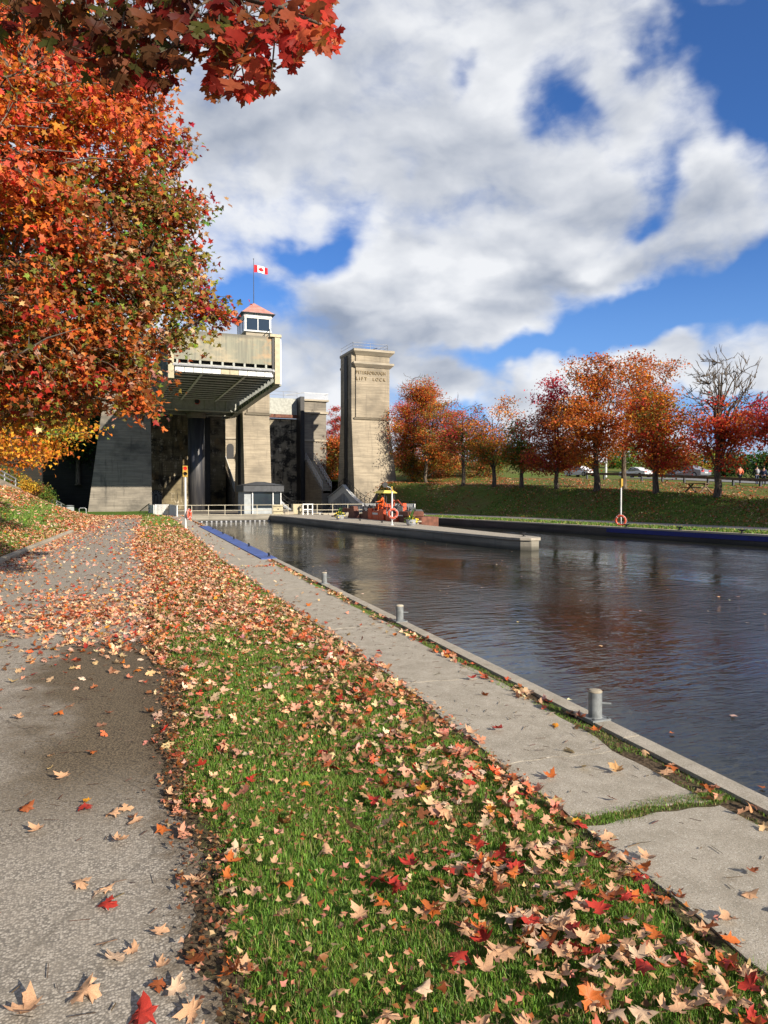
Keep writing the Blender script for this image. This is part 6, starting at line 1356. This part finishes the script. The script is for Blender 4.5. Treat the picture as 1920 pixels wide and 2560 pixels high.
# ---------------------------------------------------------------- grass
def grass():
    Vs, Fs, Cs = [], [], []; off = 0; r = np.random.default_rng(808)
    def tufts(X, Y, Z, h, w, cols):
        nonlocal off
        n = len(X); a = r.uniform(0, 2 * math.pi, n); lean = r.uniform(.05, .75, n) * h; la = r.uniform(0, 2 * math.pi, n); hh = h * r.uniform(.55, 1.2, n)
        b = np.stack([np.cos(a) * w, np.sin(a) * w, 0 * a], 1); P = np.stack([X, Y, Z - .004], 1); L = np.stack([np.cos(la) * lean, np.sin(la) * lean, 0 * la], 1); up_ = np.stack([0 * a, 0 * a, hh], 1)
        m = P + L * .35 + up_ * .6; t = P + L + up_ * .97; V = np.stack([P - b, P + b, m + b * .75, m - b * .75, t], 1); Vs.append(V.reshape(-1, 3))
        base = off + np.arange(n)[:, None] * 5; Fs.append(np.concatenate([base + [[0, 1, 2]], base + [[0, 2, 3]], base + [[3, 2, 4]]])); Cs.append(np.concatenate([cols] * 3)); off += 5 * n
    def region(x0, x1, y0, y1, dens, h, w, fn=None):
        n = int((x1 - x0) * (y1 - y0) * dens); X = r.uniform(x0, x1, n); Y = r.uniform(y0, y1, n)
        ed = .06 * np.sin(Y * 7) + .05 * np.sin(Y * 17 + 2); k = (X > asph_r(Y) + ed + .03 + r.exponential(.09, n)) & (X < lawn_r(Y) + .015 * np.sin(Y * 11) + .01)
        bare = np.sin(X * 3.1 + 1.7 * np.sin(Y * 1.3)) * np.sin(Y * 2.3 + X); k &= r.random(n) < np.where(bare > .5, .4, 1.); 
        if fn is not None: k = fn(X, Y)
        X, Y = X[k], Y[k]; pt = .5 + .5 * np.sin(X * 4 + 2 * np.sin(Y * 3.1)) * np.cos(Y * 3.7)
        c = np.where((r.random(len(X)) < .15 + .22 * (pt < .35))[:, None], np.array([[.27, .215, .09]]), np.array([[.105, .20, .028]]) * (1 - pt[:, None] * .45) + np.array([[.17, .27, .045]]) * pt[:, None] * .6)
        tufts(X, Y, np.maximum(near_z(X, Y), np.where(X > lawn_r(Y) + .02, .024, -9)), h * (.75 + .5 * pt), w, jitter(c, r, .25, .12))
    region(.2, 2.7, 1.0, 4.2, 15500, .042, .0019); region(.0, 2.7, -3., 1.0, 5000, .045, .0035); region(.2, 2.9, 4.2, 8, 8200, .045, .0028); region(.3, 3.1, 8, 14, 3000, .048, .0045); region(.6, 3.8, 14, 26, 1000, .055, .008); region(.8, 5.2, 26, 62, 260, .06, .016)
    # left slope
    region(-16, -.2, 14, 60, 130, .08, .018, fn=lambda X, Y: (X < asph_l(Y) - .3))
    # walk joint and coping strip
    region(2.2, 3.6, 2.6, 3.6, 30000, .026, .0018, fn=lambda X, Y: (np.abs(Y - (3.15 + .02 * np.sin(X * 9))) < .02 + .07 * r.random(len(X))) & (X > lawn_r(Y)) & (X < kerb_x(Y) - .17))
    region(3.0, 4.6, 1.5, 19, 6500, .022, .002, fn=lambda X, Y: (X > kerb_x(Y) - .32) & (X < kerb_x(Y) - .15) & (np.sin(Y * 3.3) + np.sin(Y * 7.7 + 1) > -.5 + .8 * np.sin(X * 40)))
    V = np.concatenate(Vs); Fc = np.concatenate(Fs); C3 = np.concatenate(Cs); print('grass tris', len(Fc))
    tag(np_mesh('grass', V, Fc, C3, M_blade), 'green lawn grass with dry blades between path and concrete walk', 'grass', kind='stuff')
    # far bank grass strip tufts
    Vs.clear(); Fs.clear(); Cs.clear(); off = 0; n = 30000; S = r.uniform(-3, 45, n); T = np.where(r.random(n) < .35, r.uniform(.45, 3.4, n), r.uniform(6.9, 13, n)); X = A2[0] + US[0] * S + NS[0] * T; Y = A2[1] + US[1] * S + NS[1] * T
    tufts(X, Y, far_z(S, T), .10, .035, jitter(np.where((r.random(n) < .3)[:, None], np.array([[.26, .24, .07]]), np.array([[.10, .20, .025]])), r)); V = np.concatenate(Vs); Fc = np.concatenate(Fs); C3 = np.concatenate(Cs)
    tag(np_mesh('grass', V, Fc, C3, M_blade), 'rough turf on the far canal bank and its shaded slope', 'grass', kind='stuff')
    # pine needles, stalks and twigs on the path and walk
    n = 1500; X = r.uniform(-3.5, 3.6, n); Y = r.uniform(1.6, 11, n); k = ((X < asph_r(Y)) & (X > asph_l(Y))) | ((X > lawn_r(Y)) & (X < kerb_x(Y) - .2)); X, Y = X[k], Y[k]; N = len(X); a = r.uniform(0, math.pi, N); L = r.uniform(.008, .045, N); w = .0011
    d = np.stack([np.cos(a), np.sin(a), 0 * a], 1); e = np.stack([-np.sin(a), np.cos(a), 0 * a], 1); P = np.stack([X, Y, np.full(N, .036)], 1); V = np.stack([P - d * L[:, None] - e * w, P + d * L[:, None] - e * w, P + d * L[:, None] + e * w + (0, 0, .004), P - d * L[:, None] + e * w + (0, 0, .004)], 1).reshape(-1, 3)
    tag(np_mesh('twigs', V, np.arange(N * 4).reshape(N, 4), jitter(np.tile(np.array([[.10, .06, .035]]), (N, 1)), r), M_litter), 'thin dark stalks and needles scattered on path and walk', 'debris', kind='stuff')
grass()
for o in bpy.data.objects:
    if o.type == 'MESH' and o.parent is None and 'label' not in o and o.get('kind') is None: print('UNTAGGED', o.name)
